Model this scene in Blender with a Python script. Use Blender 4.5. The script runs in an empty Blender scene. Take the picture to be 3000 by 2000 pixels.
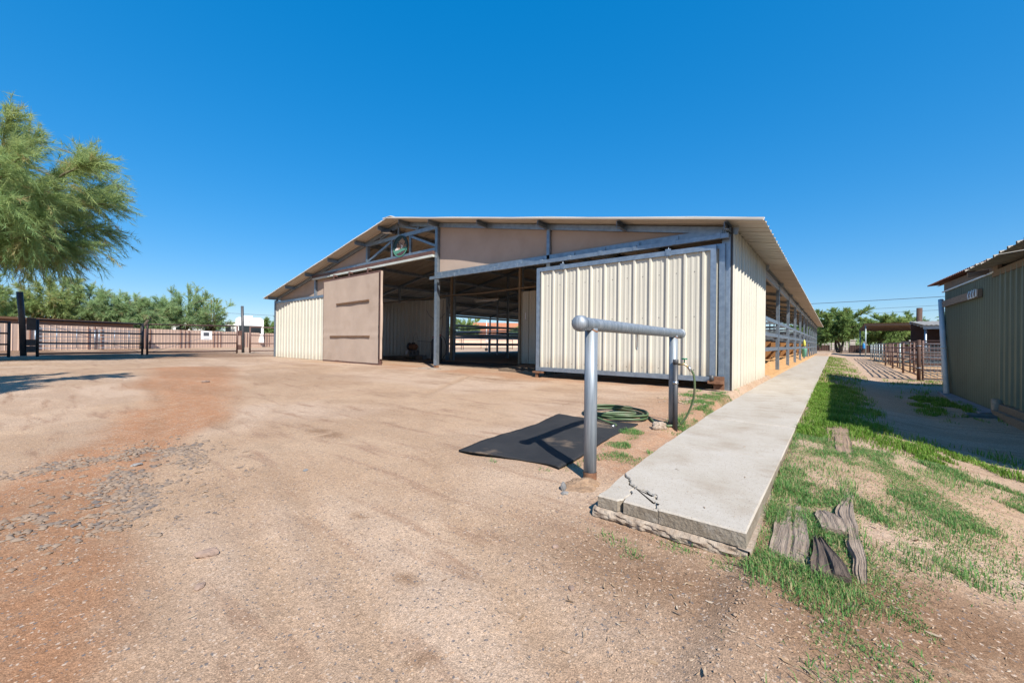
import bpy, bmesh, math, random
import numpy as np
from mathutils import Vector, Matrix

SC = bpy.context.scene
COL = SC.collection
random.seed(7)
RNG = np.random.default_rng(11)
PI = math.pi

# ------------------------------------------------------------------ camera
cam_d = bpy.data.cameras.new('camera')
cam_d.sensor_width = 36.0
cam_d.lens = 14.0
cam_d.clip_start = 0.05
cam_d.clip_end = 5000
cam = bpy.data.objects.new('camera', cam_d)
COL.objects.link(cam)
cam.matrix_world = (Matrix.Translation((0, 0, 0.765)) @ Matrix.Rotation(math.radians(38.95), 4, 'Z')
                    @ Matrix.Rotation(PI / 2 + math.atan(4 / 1167), 4, 'X') @ Matrix.Rotation(math.radians(0.6), 4, 'Z'))
SC.camera = cam

# ------------------------------------------------------------------ sky, sun, exposure
TO_SUN = Vector((0.84, -0.55, 1.0)).normalized()
SUN_EL = math.asin(TO_SUN.z)
SUN_AZ = math.atan2(TO_SUN.x, TO_SUN.y)
world = bpy.data.worlds.new('World')
SC.world = world
world.use_nodes = True
wn = world.node_tree
wn.nodes.clear()
wo = wn.nodes.new('ShaderNodeOutputWorld')
wb = wn.nodes.new('ShaderNodeBackground')
sky = wn.nodes.new('ShaderNodeTexSky')
sky.sky_type = 'NISHITA'
sky.sun_disc = False
sky.sun_elevation = SUN_EL
sky.sun_rotation = SUN_AZ
sky.altitude = 400
sky.air_density = 1.0
sky.dust_density = 0.6
sky.ozone_density = 9.0
hs = wn.nodes.new('ShaderNodeHueSaturation')
hs.inputs['Hue'].default_value = 0.505
hs.inputs['Saturation'].default_value = 1.92
hs.inputs['Value'].default_value = 1.68
gm = wn.nodes.new('ShaderNodeGamma')
gm.inputs['Gamma'].default_value = 0.45
wn.links.new(sky.outputs[0], gm.inputs['Color'])
wn.links.new(gm.outputs[0], hs.inputs['Color'])
wn.links.new(hs.outputs[0], wb.inputs['Color'])
wb.inputs['Strength'].default_value = 0.15
wn.links.new(wb.outputs[0], wo.inputs[0])
sun_d = bpy.data.lights.new('sun', 'SUN')
sun_d.energy = 5.0
sun_d.angle = math.radians(0.5)
sun_d.color = (1.0, 0.945, 0.86)
sun = bpy.data.objects.new('sun', sun_d)
COL.objects.link(sun)
sun.rotation_euler = TO_SUN.to_track_quat('Z', 'Y').to_euler()
SC.view_settings.view_transform = 'Standard'
SC.view_settings.look = 'None'
SC.view_settings.gamma = 1
SC.view_settings.exposure = 0.72
SC.view_settings.use_curve_mapping = False
SC.render.engine = 'CYCLES'
SC.cycles.max_bounces = 6
SC.cycles.diffuse_bounces = 4
SC.cycles.glossy_bounces = 2
SC.cycles.transparent_max_bounces = 6
SC.cycles.caustics_reflective = False
SC.cycles.caustics_refractive = False
SC.cycles.use_denoising = True

# ------------------------------------------------------------------ materials
def nd(nt, t, **kw):
    n = nt.nodes.new(t)
    for k, v in kw.items():
        if k in n.inputs:
            n.inputs[k].default_value = v
        else:
            setattr(n, k, v)
    return n

def mixc(nt, fac, a, b, blend='MIX'):
    m = nt.nodes.new('ShaderNodeMix')
    m.data_type = 'RGBA'
    m.blend_type = blend
    if isinstance(fac, (int, float)):
        m.inputs[0].default_value = fac
    else:
        nt.links.new(fac, m.inputs[0])
    for i, v in ((6, a), (7, b)):
        if isinstance(v, tuple):
            m.inputs[i].default_value = (*v[:3], 1)
        else:
            nt.links.new(v, m.inputs[i])
    return m.outputs[2]

def ramp(nt, src, p0, p1):
    r = nt.nodes.new('ShaderNodeMapRange')
    r.inputs['From Min'].default_value = p0
    r.inputs['From Max'].default_value = p1
    nt.links.new(src, r.inputs['Value'])
    return r.outputs[0]

def noise(nt, co, scale, detail=4, rough=0.55, stretch=None):
    if stretch:
        mp = nt.nodes.new('ShaderNodeMapping')
        mp.inputs['Scale'].default_value = stretch
        nt.links.new(co, mp.inputs['Vector'])
        co = mp.outputs[0]
    n = nd(nt, 'ShaderNodeTexNoise', Scale=scale, Detail=detail, Roughness=rough)
    nt.links.new(co, n.inputs['Vector'])
    return n.outputs['Fac']

ALB = .79   # most base colours scaled down under a raised exposure, so shadows come out deeper
KEEP = ('white_paint', 'white_roof_trim', 'white_plastic_pipe', 'white_paper')
def mat(name, col, col2=None, scale=3.0, lo=0.35, hi=0.65, rough=0.6, metal=0.0, bump=0.0, bscale=60.0,
        stretch=None, vary=0.0, dirt=None, dscale=1.5, dlo=0.55, dhi=0.75, spec=0.5, coord='Object', speck=None, splash=None):
    if name not in KEEP:
        sc_ = lambda q: None if q is None else tuple(ALB * w for w in q)
        col, col2, dirt, speck, splash = sc_(col), sc_(col2), sc_(dirt), sc_(speck), sc_(splash)
    m = bpy.data.materials.new(name)
    m.use_nodes = True
    nt = m.node_tree
    b = nt.nodes['Principled BSDF']
    tc = nt.nodes.new('ShaderNodeTexCoord')
    co = tc.outputs[coord]
    b.inputs['Roughness'].default_value = rough
    b.inputs['Metallic'].default_value = metal
    b.inputs['Specular IOR Level'].default_value = spec
    c = None
    if col2 is not None:
        f = ramp(nt, noise(nt, co, scale, 5, 0.6, stretch), lo, hi)
        c = mixc(nt, f, tuple(col), tuple(col2))
    if dirt is not None:
        f = ramp(nt, noise(nt, co, dscale, 6, 0.65), dlo, dhi)
        c = mixc(nt, f, c if c is not None else tuple(col), tuple(dirt))
    if splash is not None:
        sx_ = nt.nodes.new('ShaderNodeSeparateXYZ'); nt.links.new(co, sx_.inputs[0])
        mm = nt.nodes.new('ShaderNodeMath'); mm.operation = 'MULTIPLY'
        nt.links.new(ramp(nt, sx_.outputs[2], .32, .0), mm.inputs[0]); nt.links.new(ramp(nt, noise(nt, co, 6, 5, .6, (1, 1, .35)), .35, .75), mm.inputs[1])
        c = mixc(nt, mm.outputs[0], c, tuple(splash))
        # faint runs below the eaves
        c = mixc(nt, ramp(nt, noise(nt, co, 14, 4, .6, (1, 1, .04)), .62, .82), c, mixc(nt, .16, c, tuple(splash)))
    if speck is not None:
        for sc_, p_ in ((330, .975),):
            v_ = nd(nt, 'ShaderNodeTexVoronoi', Scale=sc_); nt.links.new(co, v_.inputs['Vector'])
            s_ = nt.nodes.new('ShaderNodeSeparateColor'); nt.links.new(v_.outputs['Color'], s_.inputs[0])
            c = mixc(nt, ramp(nt, s_.outputs[0], p_, p_ + .01), c, tuple(speck))
        g_ = ramp(nt, noise(nt, co, 38, 6, .7), .3, .7)
        c = mixc(nt, g_, c, mixc(nt, .22, c, (.22, .18, .14)))
    if vary:
        oi = nt.nodes.new('ShaderNodeObjectInfo')
        mr = nt.nodes.new('ShaderNodeMapRange')
        mr.inputs['To Min'].default_value = 1 - vary
        mr.inputs['To Max'].default_value = 1 + vary
        nt.links.new(oi.outputs['Random'], mr.inputs['Value'])
        hv = nt.nodes.new('ShaderNodeHueSaturation')
        nt.links.new(mr.outputs[0], hv.inputs['Value'])
        if c is not None:
            nt.links.new(c, hv.inputs['Color'])
        else:
            hv.inputs['Color'].default_value = (*col, 1)
        c = hv.outputs[0]
    if c is not None:
        nt.links.new(c, b.inputs['Base Color'])
    else:
        b.inputs['Base Color'].default_value = (*col, 1)
    if bump:
        bp = nt.nodes.new('ShaderNodeBump')
        bp.inputs['Strength'].default_value = bump
        bp.inputs['Distance'].default_value = 0.01
        nt.links.new(noise(nt, co, bscale, 5, 0.6, stretch), bp.inputs['Height'])
        nt.links.new(bp.outputs[0], b.inputs['Normal'])
    return m

def leaf_mat(name, c1, c2, c3, trans=0.3, rough=0.6):
    if trans < .2: c1, c2, c3 = [tuple(ALB * w for w in q) for q in (c1, c2, c3)]
    m = bpy.data.materials.new(name)
    m.use_nodes = True
    nt = m.node_tree
    b = nt.nodes['Principled BSDF']
    at = nt.nodes.new('ShaderNodeAttribute')
    at.attribute_name = 'tint'
    sep = nt.nodes.new('ShaderNodeSeparateColor')
    nt.links.new(at.outputs['Color'], sep.inputs[0])
    c = mixc(nt, sep.outputs[0], tuple(c1), tuple(c2))
    c = mixc(nt, sep.outputs[1], c, tuple(c3))
    nt.links.new(c, b.inputs['Base Color'])
    b.inputs['Roughness'].default_value = rough
    b.inputs['Specular IOR Level'].default_value = 0.25
    tr = nt.nodes.new('ShaderNodeBsdfTranslucent')
    nt.links.new(c, tr.inputs['Color'])
    mx = nt.nodes.new('ShaderNodeMixShader')
    mx.inputs[0].default_value = trans
    nt.links.new(b.outputs[0], mx.inputs[1])
    nt.links.new(tr.outputs[0], mx.inputs[2])
    nt.links.new(mx.outputs[0], nt.nodes['Material Output'].inputs[0])
    return m

M = {}
M['galv'] = mat('galvanized_steel', (0.29, 0.35, 0.42), (0.41, 0.48, 0.55), 9, rough=0.42, metal=0.75, bump=0.05, bscale=30,
                dirt=(0.30, 0.30, 0.30), dscale=2.0, dlo=0.6, dhi=0.85, vary=0.08)
M['pipe'] = mat('weathered_pipe', (0.21, 0.25, 0.29), (0.45, 0.49, 0.53), 7, 0.3, 0.7, rough=0.55, metal=0.5, stretch=(8, 8, 0.5), bump=0.04,
                bscale=40)
M['rust'] = mat('rusty_steel', (0.17, 0.075, 0.04), (0.30, 0.15, 0.08), 14, rough=0.85, bump=0.3, bscale=80)
M['brown_steel'] = mat('brown_painted_steel', (0.11, 0.055, 0.045), (0.16, 0.085, 0.065), 6, rough=0.55, vary=0.1)
M['dark_steel'] = mat('dark_gate_steel', (0.035, 0.032, 0.035), (0.06, 0.05, 0.05), 8, rough=0.5, vary=0.1)
M['cream'] = mat('cream_sheet_steel', (0.70, 0.665, 0.565), (0.655, 0.62, 0.52), 1.6, rough=0.42, vary=0.035, splash=(.42, .32, .22), bump=.12, bscale=3.5,
                 dirt=(0.58, 0.53, 0.44), dscale=2.2, dlo=0.62, dhi=0.9)
M['roof'] = mat('roof_sheet_steel', (0.66, 0.60, 0.52), (0.58, 0.52, 0.44), 2.0, rough=0.5, vary=0.06)
M['roof_trim'] = mat('white_roof_trim', (0.85, 0.84, 0.80), rough=0.4)
M['screw'] = mat('screw_heads', (0.16, 0.15, 0.13), rough=0.4, metal=0.6)
M['fabric'] = mat('tan_shade_fabric', (0.54, 0.425, 0.345), (0.49, 0.38, 0.305), 2.0, rough=0.9, bump=0.15, bscale=6, spec=0.1,
                  dirt=(0.39, 0.295, 0.23), dscale=0.9, dlo=0.55, dhi=0.85)
M['wood'] = mat('weathered_wood', (0.27, 0.20, 0.14), (0.17, 0.12, 0.08), 6, rough=0.85, stretch=(1, 8, 8), bump=0.35, bscale=20)
M['plywood'] = mat('orange_stained_board', (0.42, 0.21, 0.075), (0.33, 0.15, 0.05), 3, rough=0.7, vary=0.1)
M['old_wood'] = mat('grey_weathered_timber', (0.40, 0.315, 0.245), (0.21, 0.155, 0.115), 9, 0.3, 0.7, rough=0.9, stretch=(10, 0.7, 10), bump=0.9, bscale=22)
M['dark_wood'] = mat('dark_weathered_timber', (0.17, 0.125, 0.095), (0.065, 0.046, 0.036), 9, 0.3, 0.7, rough=0.9, stretch=(10, 0.7, 10), bump=0.9, bscale=24)
M['concrete'] = mat('concrete_slab', (0.56, 0.51, 0.445), (0.49, 0.435, 0.36), 2.2, rough=0.9, bump=0.35, bscale=150, spec=0.2,
                    dirt=(0.37, 0.295, 0.22), dscale=2.3, dlo=0.50, dhi=0.80, coord='Object', speck=(.20, .15, .11))
M['conc_side'] = mat('stained_shaded_concrete_edge', (0.335, 0.285, 0.225), (0.25, 0.205, 0.155), 7, rough=.95, bump=.9, bscale=55, spec=.1, dirt=(.40, .36, .31), dscale=9)  # darker slab sides: soil stain, plus the shade of the faces put into the colour
M['rough_conc'] = mat('rough_concrete', (0.46, 0.385, 0.31), (0.33, 0.25, 0.185), 16, rough=0.95, bump=1.0, bscale=45, spec=0.1)
M['soil_conc'] = mat('soil_covered_concrete', (0.43, 0.29, 0.19), (0.28, 0.185, 0.12), 24, rough=0.95, bump=1.0, bscale=90, spec=0.1)
M['rubber'] = mat('black_rubber', (0.022, 0.023, 0.026), (0.034, 0.034, 0.036), 3, rough=0.8, bump=0.5, bscale=160,
                  dirt=(0.30, 0.215, 0.145), dscale=2.2, dlo=0.56, dhi=0.76, spec=0.3)
M['hose'] = mat('green_hose', (0.075, 0.125, 0.05), (0.11, 0.16, 0.075), 8, rough=0.45, dirt=(0.16, 0.13, 0.08), dscale=5)
M['brass'] = mat('brass', (0.55, 0.42, 0.22), rough=0.35, metal=0.9)
M['steel'] = mat('bright_steel', (0.62, 0.63, 0.64), rough=0.3, metal=0.9)
M['black'] = mat('black_plastic', (0.03, 0.03, 0.033), rough=0.5)
M['pvc'] = mat('dark_grey_pipe', (0.055, 0.058, 0.065), (0.08, 0.08, 0.085), 6, rough=0.5)
M['white_pvc'] = mat('white_plastic_pipe', (0.70, 0.71, 0.72), (0.60, 0.61, 0.62), 4, rough=0.45)
M['green_paint'] = mat('green_plastic', (0.02, 0.20, 0.10), rough=0.4)
M['mint'] = mat('mint_green_plastic', (0.24, 0.68, 0.50), rough=0.45)
M['yellow'] = mat('yellow_plastic', (0.62, 0.60, 0.10), rough=0.5)
M['blue'] = mat('blue_plastic', (0.03, 0.25, 0.60), rough=0.4)
M['shed_green'] = mat('green_shed_steel', (0.13, 0.168, 0.13), (0.11, 0.142, 0.108), 1.5, rough=0.55, vary=0.05, dirt=(0.08, 0.09, 0.06), dscale=1.2)
M['shed_green2'] = mat('pale_green_shed_steel', (0.165, 0.195, 0.14), (0.14, 0.165, 0.12), 1.5, rough=0.5, vary=0.05)
M['rust_roof'] = mat('rusted_roof_steel', (0.23, 0.09, 0.06), (0.13, 0.055, 0.04), 8, rough=0.85)
M['old_roof'] = mat('weathered_roof_steel', (0.46, 0.42, 0.35), (0.34, 0.30, 0.25), 3, rough=0.6, vary=0.06)
M['pink_wall'] = mat('pink_fence_steel', (0.78, 0.56, 0.43), (0.72, 0.51, 0.385), 1.2, rough=0.7, vary=0.05)
M['brown_wall'] = mat('brown_stucco', (0.42, 0.25, 0.165), (0.36, 0.21, 0.14), 2, rough=0.9)
M['white'] = mat('white_paint', (0.80, 0.80, 0.79), (0.74, 0.74, 0.73), 2, rough=0.45)
M['stone_white'] = mat('pale_stucco', (0.72, 0.66, 0.58), (0.64, 0.58, 0.50), 3, rough=0.9)
M['glass'] = mat('dark_glass', (0.02, 0.025, 0.03), rough=0.08)
M['dark_fence'] = mat('dark_brown_fence_steel', (0.10, 0.055, 0.045), (0.075, 0.04, 0.034), 3, rough=0.7, vary=0.08)
M['teal_pipe'] = mat('blue_grey_pipe', (0.40, 0.47, 0.48), (0.30, 0.36, 0.37), 4, rough=0.45, metal=0.4, vary=0.1)
M['brown_pipe'] = mat('brown_corral_pipe', (0.15, 0.085, 0.068), (0.21, 0.13, 0.105), 6, rough=0.7, vary=0.1)
M['roof_tile'] = mat('orange_tile_roof', (0.50, 0.20, 0.10), (0.42, 0.16, 0.08), 3, rough=0.85)
M['bark'] = mat('green_brown_bark', (0.20, 0.19, 0.10), (0.13, 0.11, 0.07), 6, rough=0.85)
M['dark_bark'] = mat('dark_bark', (0.07, 0.05, 0.035), (0.11, 0.085, 0.06), 8, rough=0.9)
M['cactus'] = mat('cactus_green', (0.10, 0.16, 0.06), (0.14, 0.2, 0.08), 4, rough=0.7)
M['rock'] = mat('brown_stone', (0.36, 0.25, 0.19), (0.26, 0.18, 0.14), 20, rough=0.9, bump=0.5, bscale=60, vary=0.2)
M['grey_rock'] = mat('grey_stone', (0.20, 0.20, 0.20), (0.30, 0.28, 0.26), 20, rough=0.9, bump=0.5, bscale=60, vary=0.2)
M['conc_lump'] = mat('broken_concrete', (0.50, 0.40, 0.31), (0.36, 0.27, 0.2), 18, rough=0.95, bump=1.0, bscale=50)
M['wire'] = mat('cable', (0.06, 0.07, 0.09), rough=0.6)
M['paper'] = mat('white_paper', (0.75, 0.75, 0.76), rough=0.8)
M['ink'] = mat('grey_print', (0.09, 0.10, 0.12), rough=0.8)
M['red_lens'] = mat('red_lens', (0.45, 0.03, 0.03), rough=0.3)
M['shavings'] = mat('wood_shavings', (0.60, 0.36, 0.17), (0.46, 0.26, 0.12), 9, rough=0.95, bump=1.0, bscale=55, spec=0.1)
M['pebble'] = leaf_mat('pebble_mix', (0.42, 0.285, 0.19), (0.49, 0.36, 0.255), (0.29, 0.235, 0.195), 0.0, 0.9)
M['rockpatch'] = leaf_mat('embedded_stones', (0.25, 0.18, 0.13), (0.33, 0.245, 0.18), (0.13, 0.118, 0.115), 0.0, 0.9)
M['litter'] = leaf_mat('dry_litter', (0.36, 0.23, 0.13), (0.52, 0.43, 0.33), (0.16, 0.09, 0.05), 0.1, 0.9)
M['grass'] = leaf_mat('grass_blades', (0.10, 0.26, 0.075), (0.20, 0.37, 0.10), (0.50, 0.40, 0.22), 0.5, 0.6)
M['lushgrass'] = leaf_mat('lush_grass_blades', (0.10, 0.22, 0.025), (0.21, 0.34, 0.05), (0.40, 0.33, 0.15), 0.4, 0.6)
M['pv_leaf'] = leaf_mat('palo_verde_leaves', (0.17, 0.33, 0.14), (0.44, 0.48, 0.18), (0.46, 0.36, 0.18), 0.5)
M['pv_leaf2'] = leaf_mat('blue_green_leaves', (0.22, 0.36, 0.18), (0.42, 0.52, 0.24), (0.40, 0.35, 0.19), 0.5)
M['mq_leaf'] = leaf_mat('mesquite_leaves', (0.14, 0.25, 0.08), (0.31, 0.40, 0.13), (0.32, 0.29, 0.12), 0.5)

def sign_mat(name, c): return mat(name, c, rough=0.6)
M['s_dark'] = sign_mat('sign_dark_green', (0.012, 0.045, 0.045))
M['s_green'] = sign_mat('sign_green', (0.10, 0.30, 0.22))
M['s_brown'] = sign_mat('sign_brown', (0.27, 0.14, 0.07))
M['s_tan'] = sign_mat('sign_tan', (0.36, 0.22, 0.12))
M['s_plum'] = sign_mat('sign_plum', (0.10, 0.05, 0.06))
M['s_white'] = sign_mat('sign_white', (0.78, 0.74, 0.68))
M['s_pink'] = sign_mat('sign_pink', (0.55, 0.33, 0.27))

# ------------------------------------------------------------------ object helpers
def tag(o, label=None, cat=None, group=None, kind=None):
    if label: o['label'] = label
    if cat: o['category'] = cat
    if group: o['group'] = group
    if kind: o['kind'] = kind
    return o

def empty(name, loc=(0, 0, 0), rz=0.0, label=None, cat=None, group=None):
    o = bpy.data.objects.new(name, None)
    o.empty_display_size = 0.1
    COL.objects.link(o)
    o.location = loc
    o.rotation_euler = (0, 0, rz)
    return tag(o, label, cat, group)

class MB:
    """collects shapes and links them as ONE mesh object"""
    def __init__(s):
        s.v = []; s.f = []; s.mi = []; s.sm = []
    def add(s, vs, fs, mi=0, smooth=False):
        n = len(s.v)
        s.v += [tuple(p) for p in vs]
        s.f += [tuple(n + i for i in f) for f in fs]
        s.mi += [mi] * len(fs)
        s.sm += [smooth] * len(fs)
        return s
    def box(s, lo, hi, mi=0):
        x0, y0, z0 = lo; x1, y1, z1 = hi
        return s.add([(x0, y0, z0), (x1, y0, z0), (x1, y1, z0), (x0, y1, z0), (x0, y0, z1), (x1, y0, z1), (x1, y1, z1), (x0, y1, z1)],
                     [(0, 3, 2, 1), (4, 5, 6, 7), (0, 1, 5, 4), (1, 2, 6, 5), (2, 3, 7, 6), (3, 0, 4, 7)], mi)
    def bar(s, p, q, w, h, up=(0, 0, 1), mi=0):
        p = Vector(p); q = Vector(q); d = (q - p).normalized(); u = Vector(up)
        if abs(d.dot(u)) > 0.99: u = Vector((0, 1, 0))
        r = d.cross(u).normalized(); u = r.cross(d)
        vs = []
        for c in (p, q):
            for a, b in ((-1, -1), (1, -1), (1, 1), (-1, 1)):
                vs.append(c + r * a * w / 2 + u * b * h / 2)
        return s.add(vs, [(3, 2, 1, 0), (4, 5, 6, 7), (0, 1, 5, 4), (1, 2, 6, 5), (2, 3, 7, 6), (3, 0, 4, 7)], mi)
    def tube(s, pts, r, n=10, mi=0, cap=True):
        pts = [Vector(p) for p in pts]
        rs = r if isinstance(r, (list, tuple)) else [r] * len(pts)
        vs = []; fs = []
        prev = None
        for i, p in enumerate(pts):
            d = (pts[min(i + 1, len(pts) - 1)] - pts[max(i - 1, 0)]).normalized()
            if prev is None:
                u = Vector((0, 0, 1)) if abs(d.z) < 0.9 else Vector((1, 0, 0))
                a = d.cross(u).normalized()
            else:
                a = (prev - d * prev.dot(d)).normalized()
            prev = a
            b = d.cross(a)
            for k in range(n):
                t = 2 * PI * k / n
                vs.append(p + (a * math.cos(t) + b * math.sin(t)) * rs[i])
        for i in range(len(pts) - 1):
            for k in range(n):
                fs.append((i * n + k, i * n + (k + 1) % n, (i + 1) * n + (k + 1) % n, (i + 1) * n + k))
        s.add(vs, fs, mi, True)
        if cap:
            m = len(s.v) - len(vs)
            s.f.append(tuple(m + k for k in reversed(range(n)))); s.mi.append(mi); s.sm.append(False)
            e = m + (len(pts) - 1) * n
            s.f.append(tuple(e + k for k in range(n))); s.mi.append(mi); s.sm.append(False)
        return s
    def lathe(s, prof, c=(0, 0, 0), n=16, axis='Z', mi=0):
        vs = []; fs = []
        c = Vector(c)
        for r, h in prof:
            for k in range(n):
                t = 2 * PI * k / n
                a, b = r * math.cos(t), r * math.sin(t)
                vs.append(c + (Vector((a, b, h)) if axis == 'Z' else Vector((b, h, a)) if axis == 'Y' else Vector((h, a, b))))
        for i in range(len(prof) - 1):
            for k in range(n):
                fs.append((i * n + k, i * n + (k + 1) % n, (i + 1) * n + (k + 1) % n, (i + 1) * n + k))
        s.add(vs, fs, mi, True)
        return s
    def prism(s, poly, d, mi=0):
        """poly: list of 3-D points (planar), d: extrusion vector"""
        d = Vector(d); n = len(poly)
        vs = [Vector(p) for p in poly] + [Vector(p) + d for p in poly]
        fs = [tuple(reversed(range(n))), tuple(range(n, 2 * n))] + [(i, (i + 1) % n, n + (i + 1) % n, n + i) for i in range(n)]
        return s.add(vs, fs, mi)
    def mesh(s, name, mats):
        me = bpy.data.meshes.new(name)
        me.from_pydata(s.v, [], s.f)
        for m in (mats if isinstance(mats, (list, tuple)) else [mats]):
            me.materials.append(m)
        me.polygons.foreach_set('material_index', s.mi)
        me.polygons.foreach_set('use_smooth', s.sm)
        me.update()
        return me
    def build(s, name, mats, parent=None, bevel=0.0, fixn=True):
        me = s.mesh(name, mats)
        if fixn:
            bm = bmesh.new(); bm.from_mesh(me)
            bmesh.ops.recalc_face_normals(bm, faces=bm.faces)
            bm.to_mesh(me); bm.free()
        return link(name, me, parent, bevel)

def link(name, me, parent=None, bevel=0.0):
    o = bpy.data.objects.new(name, me)
    COL.objects.link(o)
    if parent is not None: o.parent = parent
    if bevel:
        b = o.modifiers.new('bevel', 'BEVEL'); b.width = bevel; b.segments = 2; b.limit_method = 'ANGLE'
    return o

def np_mesh(name, v, tris, mats, tint=None, parent=None, smooth=False, quads=False):
    me = bpy.data.meshes.new(name)
    v = np.asarray(v, np.float32); tris = np.asarray(tris, np.int32)
    k = tris.shape[1]
    me.vertices.add(len(v)); me.vertices.foreach_set('co', v.ravel())
    me.loops.add(tris.size); me.loops.foreach_set('vertex_index', tris.ravel())
    me.polygons.add(len(tris))
    me.polygons.foreach_set('loop_start', np.arange(0, tris.size, k, dtype=np.int32))
    me.polygons.foreach_set('loop_total', np.full(len(tris), k, np.int32))
    if smooth: me.polygons.foreach_set('use_smooth', np.ones(len(tris), bool))
    me.update(calc_edges=True)
    if tint is not None:
        a = me.color_attributes.new('tint', 'FLOAT_COLOR', 'POINT')
        c = np.ones((len(v), 4), np.float32); c[:, :tint.shape[1]] = tint
        a.data.foreach_set('color', c.ravel())
    for m in (mats if isinstance(mats, (list, tuple)) else [mats]): me.materials.append(m)
    return link(name, me, parent)

def copy_tree(o, parent=None):
    c = o.copy(); COL.objects.link(c)
    if parent is not None: c.parent = parent
    for ch in list(o.children): copy_tree(ch, c)
    return c

def ss(a, b, x):
    t = np.clip((np.asarray(x, float) - a) / (b - a), 0, 1)
    return t * t * (3 - 2 * t)

# smooth value noise for layout masks
class VN:
    def __init__(s, seed):
        s.g = np.random.default_rng(seed).random((256, 256))
    def __call__(s, x, y):
        x = np.asarray(x, float); y = np.asarray(y, float)
        xi = np.floor(x).astype(int); yi = np.floor(y).astype(int)
        fx = x - xi; fy = y - yi
        fx = fx * fx * (3 - 2 * fx); fy = fy * fy * (3 - 2 * fy)
        g = s.g
        a = g[xi % 256, yi % 256]; b = g[(xi + 1) % 256, yi % 256]; c = g[xi % 256, (yi + 1) % 256]; d = g[(xi + 1) % 256, (yi + 1) % 256]
        return (a * (1 - fx) + b * fx) * (1 - fy) + (c * (1 - fx) + d * fx) * fy
N1, N2, N3 = VN(1), VN(2), VN(3)
def fbm(N, x, y):
    return (N(x, y) + 0.5 * N(2.1 * x + 9, 2.1 * y + 4) + 0.25 * N(4.3 * x + 3, 4.3 * y + 7)) / 1.75

# ------------------------------------------------------------------ ground
def gz0(x, y):
    x = np.asarray(x, float); y = np.asarray(y, float)
    near = -.028 * np.clip(7 - y, 0, 8) * ss(-14, -6, x)
    right = np.interp(x, [-.27, .2, 1.0], [-.06, -.1, -.22]) - .025 * np.clip(4 - y, 0, 5)
    w = ss(-.35, -.25, x)
    return near * (1 - w) + right * w
RUTS = [[(-.35, .45), (-1.35, .79), (-2.22, .99), (-3.28, 1.28), (-5.04, 1.78), (-7.73, 3.43), (-9.2, 5.6)], [(-.5, .30), (-1.71, .64), (-2.52, .76), (-3.64, 1.01), (-5.5, 1.5), (-8.5, 2.8), (-12, 5.2)],
        [(.2, .75), (-.6, 1.0), (-1.6, 1.5), (-3.0, 2.4), (-5.2, 4.2), (-6.6, 6.6)], [(-.8, -.1), (-2.0, .35), (-3.0, .4), (-4.6, .75), (-7.5, 1.3), (-13, 1.9)]]
def rut(x, y):
    z = np.zeros(np.shape(x)); f = np.zeros(np.shape(x))
    for k, p in enumerate(RUTS):
        d = dist_path(x, y, p) + .05 * (N2(x * 2.3, y * 2.3 + k) - .5)
        m = .35 + .65 * ss(.35, .6, fbm(N3, x * 1.3 + k * 7, y * 1.3))
        z += m * (-.013 * np.exp(-(d / .075) ** 2) + .007 * np.exp(-((d - .15) / .05) ** 2) + .003 * np.sin(x * 42 - y * 30) * np.exp(-(d / .08) ** 2))
        f = np.maximum(f, m * np.exp(-(d / .085) ** 2))
    return z, f
def dist_path(x, y, pts):
    d = np.full(np.shape(x), 1e9)
    for (ax, ay), (bx, by) in zip(pts[:-1], pts[1:]):
        vx, vy = bx - ax, by - ay
        t = np.clip(((x - ax) * vx + (y - ay) * vy) / (vx * vx + vy * vy), 0, 1)
        d = np.minimum(d, np.hypot(x - ax - t * vx, y - ay - t * vy))
    return d
def gz(x, y):
    x = np.asarray(x, float); y = np.asarray(y, float)
    z = gz0(x, y)
    und = (fbm(N1, x * .9, y * .9) - .5) * .035 + (fbm(N2, x * 4, y * 4) - .5) * .014 + (fbm(N3, x * 9, y * 9) - .5) * .010 + rut(x, y)[0] * (1 - ss(-.45, -.3, x))
    inside = ss(-21, -20, x) * (1 - ss(-1.4, -1.2, x)) * ss(7.2, 7.8, y) * (1 - ss(52, 53, y))
    slab = ss(-1.3, -1.2, x) * (1 - ss(-.34, -.26, x)) * ss(1.85, 1.98, y) * (1 - ss(40, 41, y))
    z = z + und * (1 - .7 * inside)
    # earth scraped away in front of the footpath end
    z = z - .014 * np.exp(-(((x + .6) / .5) ** 2 + ((y - 1.8) / .16) ** 2))
    # low hump of soil round the hitching post footing
    return z * (1 - slab) + slab * np.minimum(z, -.115)
def gz1(x, y): return float(gz(x, y))

def stretch_axis(fine_lo, fine_hi, step, far):
    a = list(np.arange(fine_lo, fine_hi + 1e-6, step))
    s = step; p = fine_hi
    while p < far:
        s *= 1.05; p += s; a.append(p)
    s = step; p = fine_lo
    while p > -far:
        s *= 1.05; p -= s; a.insert(0, p)
    return np.array(a)

def dist_path(x, y, pts):
    d = np.full(np.shape(x), 1e9)
    for (ax, ay), (bx, by) in zip(pts[:-1], pts[1:]):
        vx, vy = bx - ax, by - ay
        t = np.clip(((x - ax) * vx + (y - ay) * vy) / (vx * vx + vy * vy), 0, 1)
        d = np.minimum(d, np.hypot(x - ax - t * vx, y - ay - t * vy))
    return d

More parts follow.
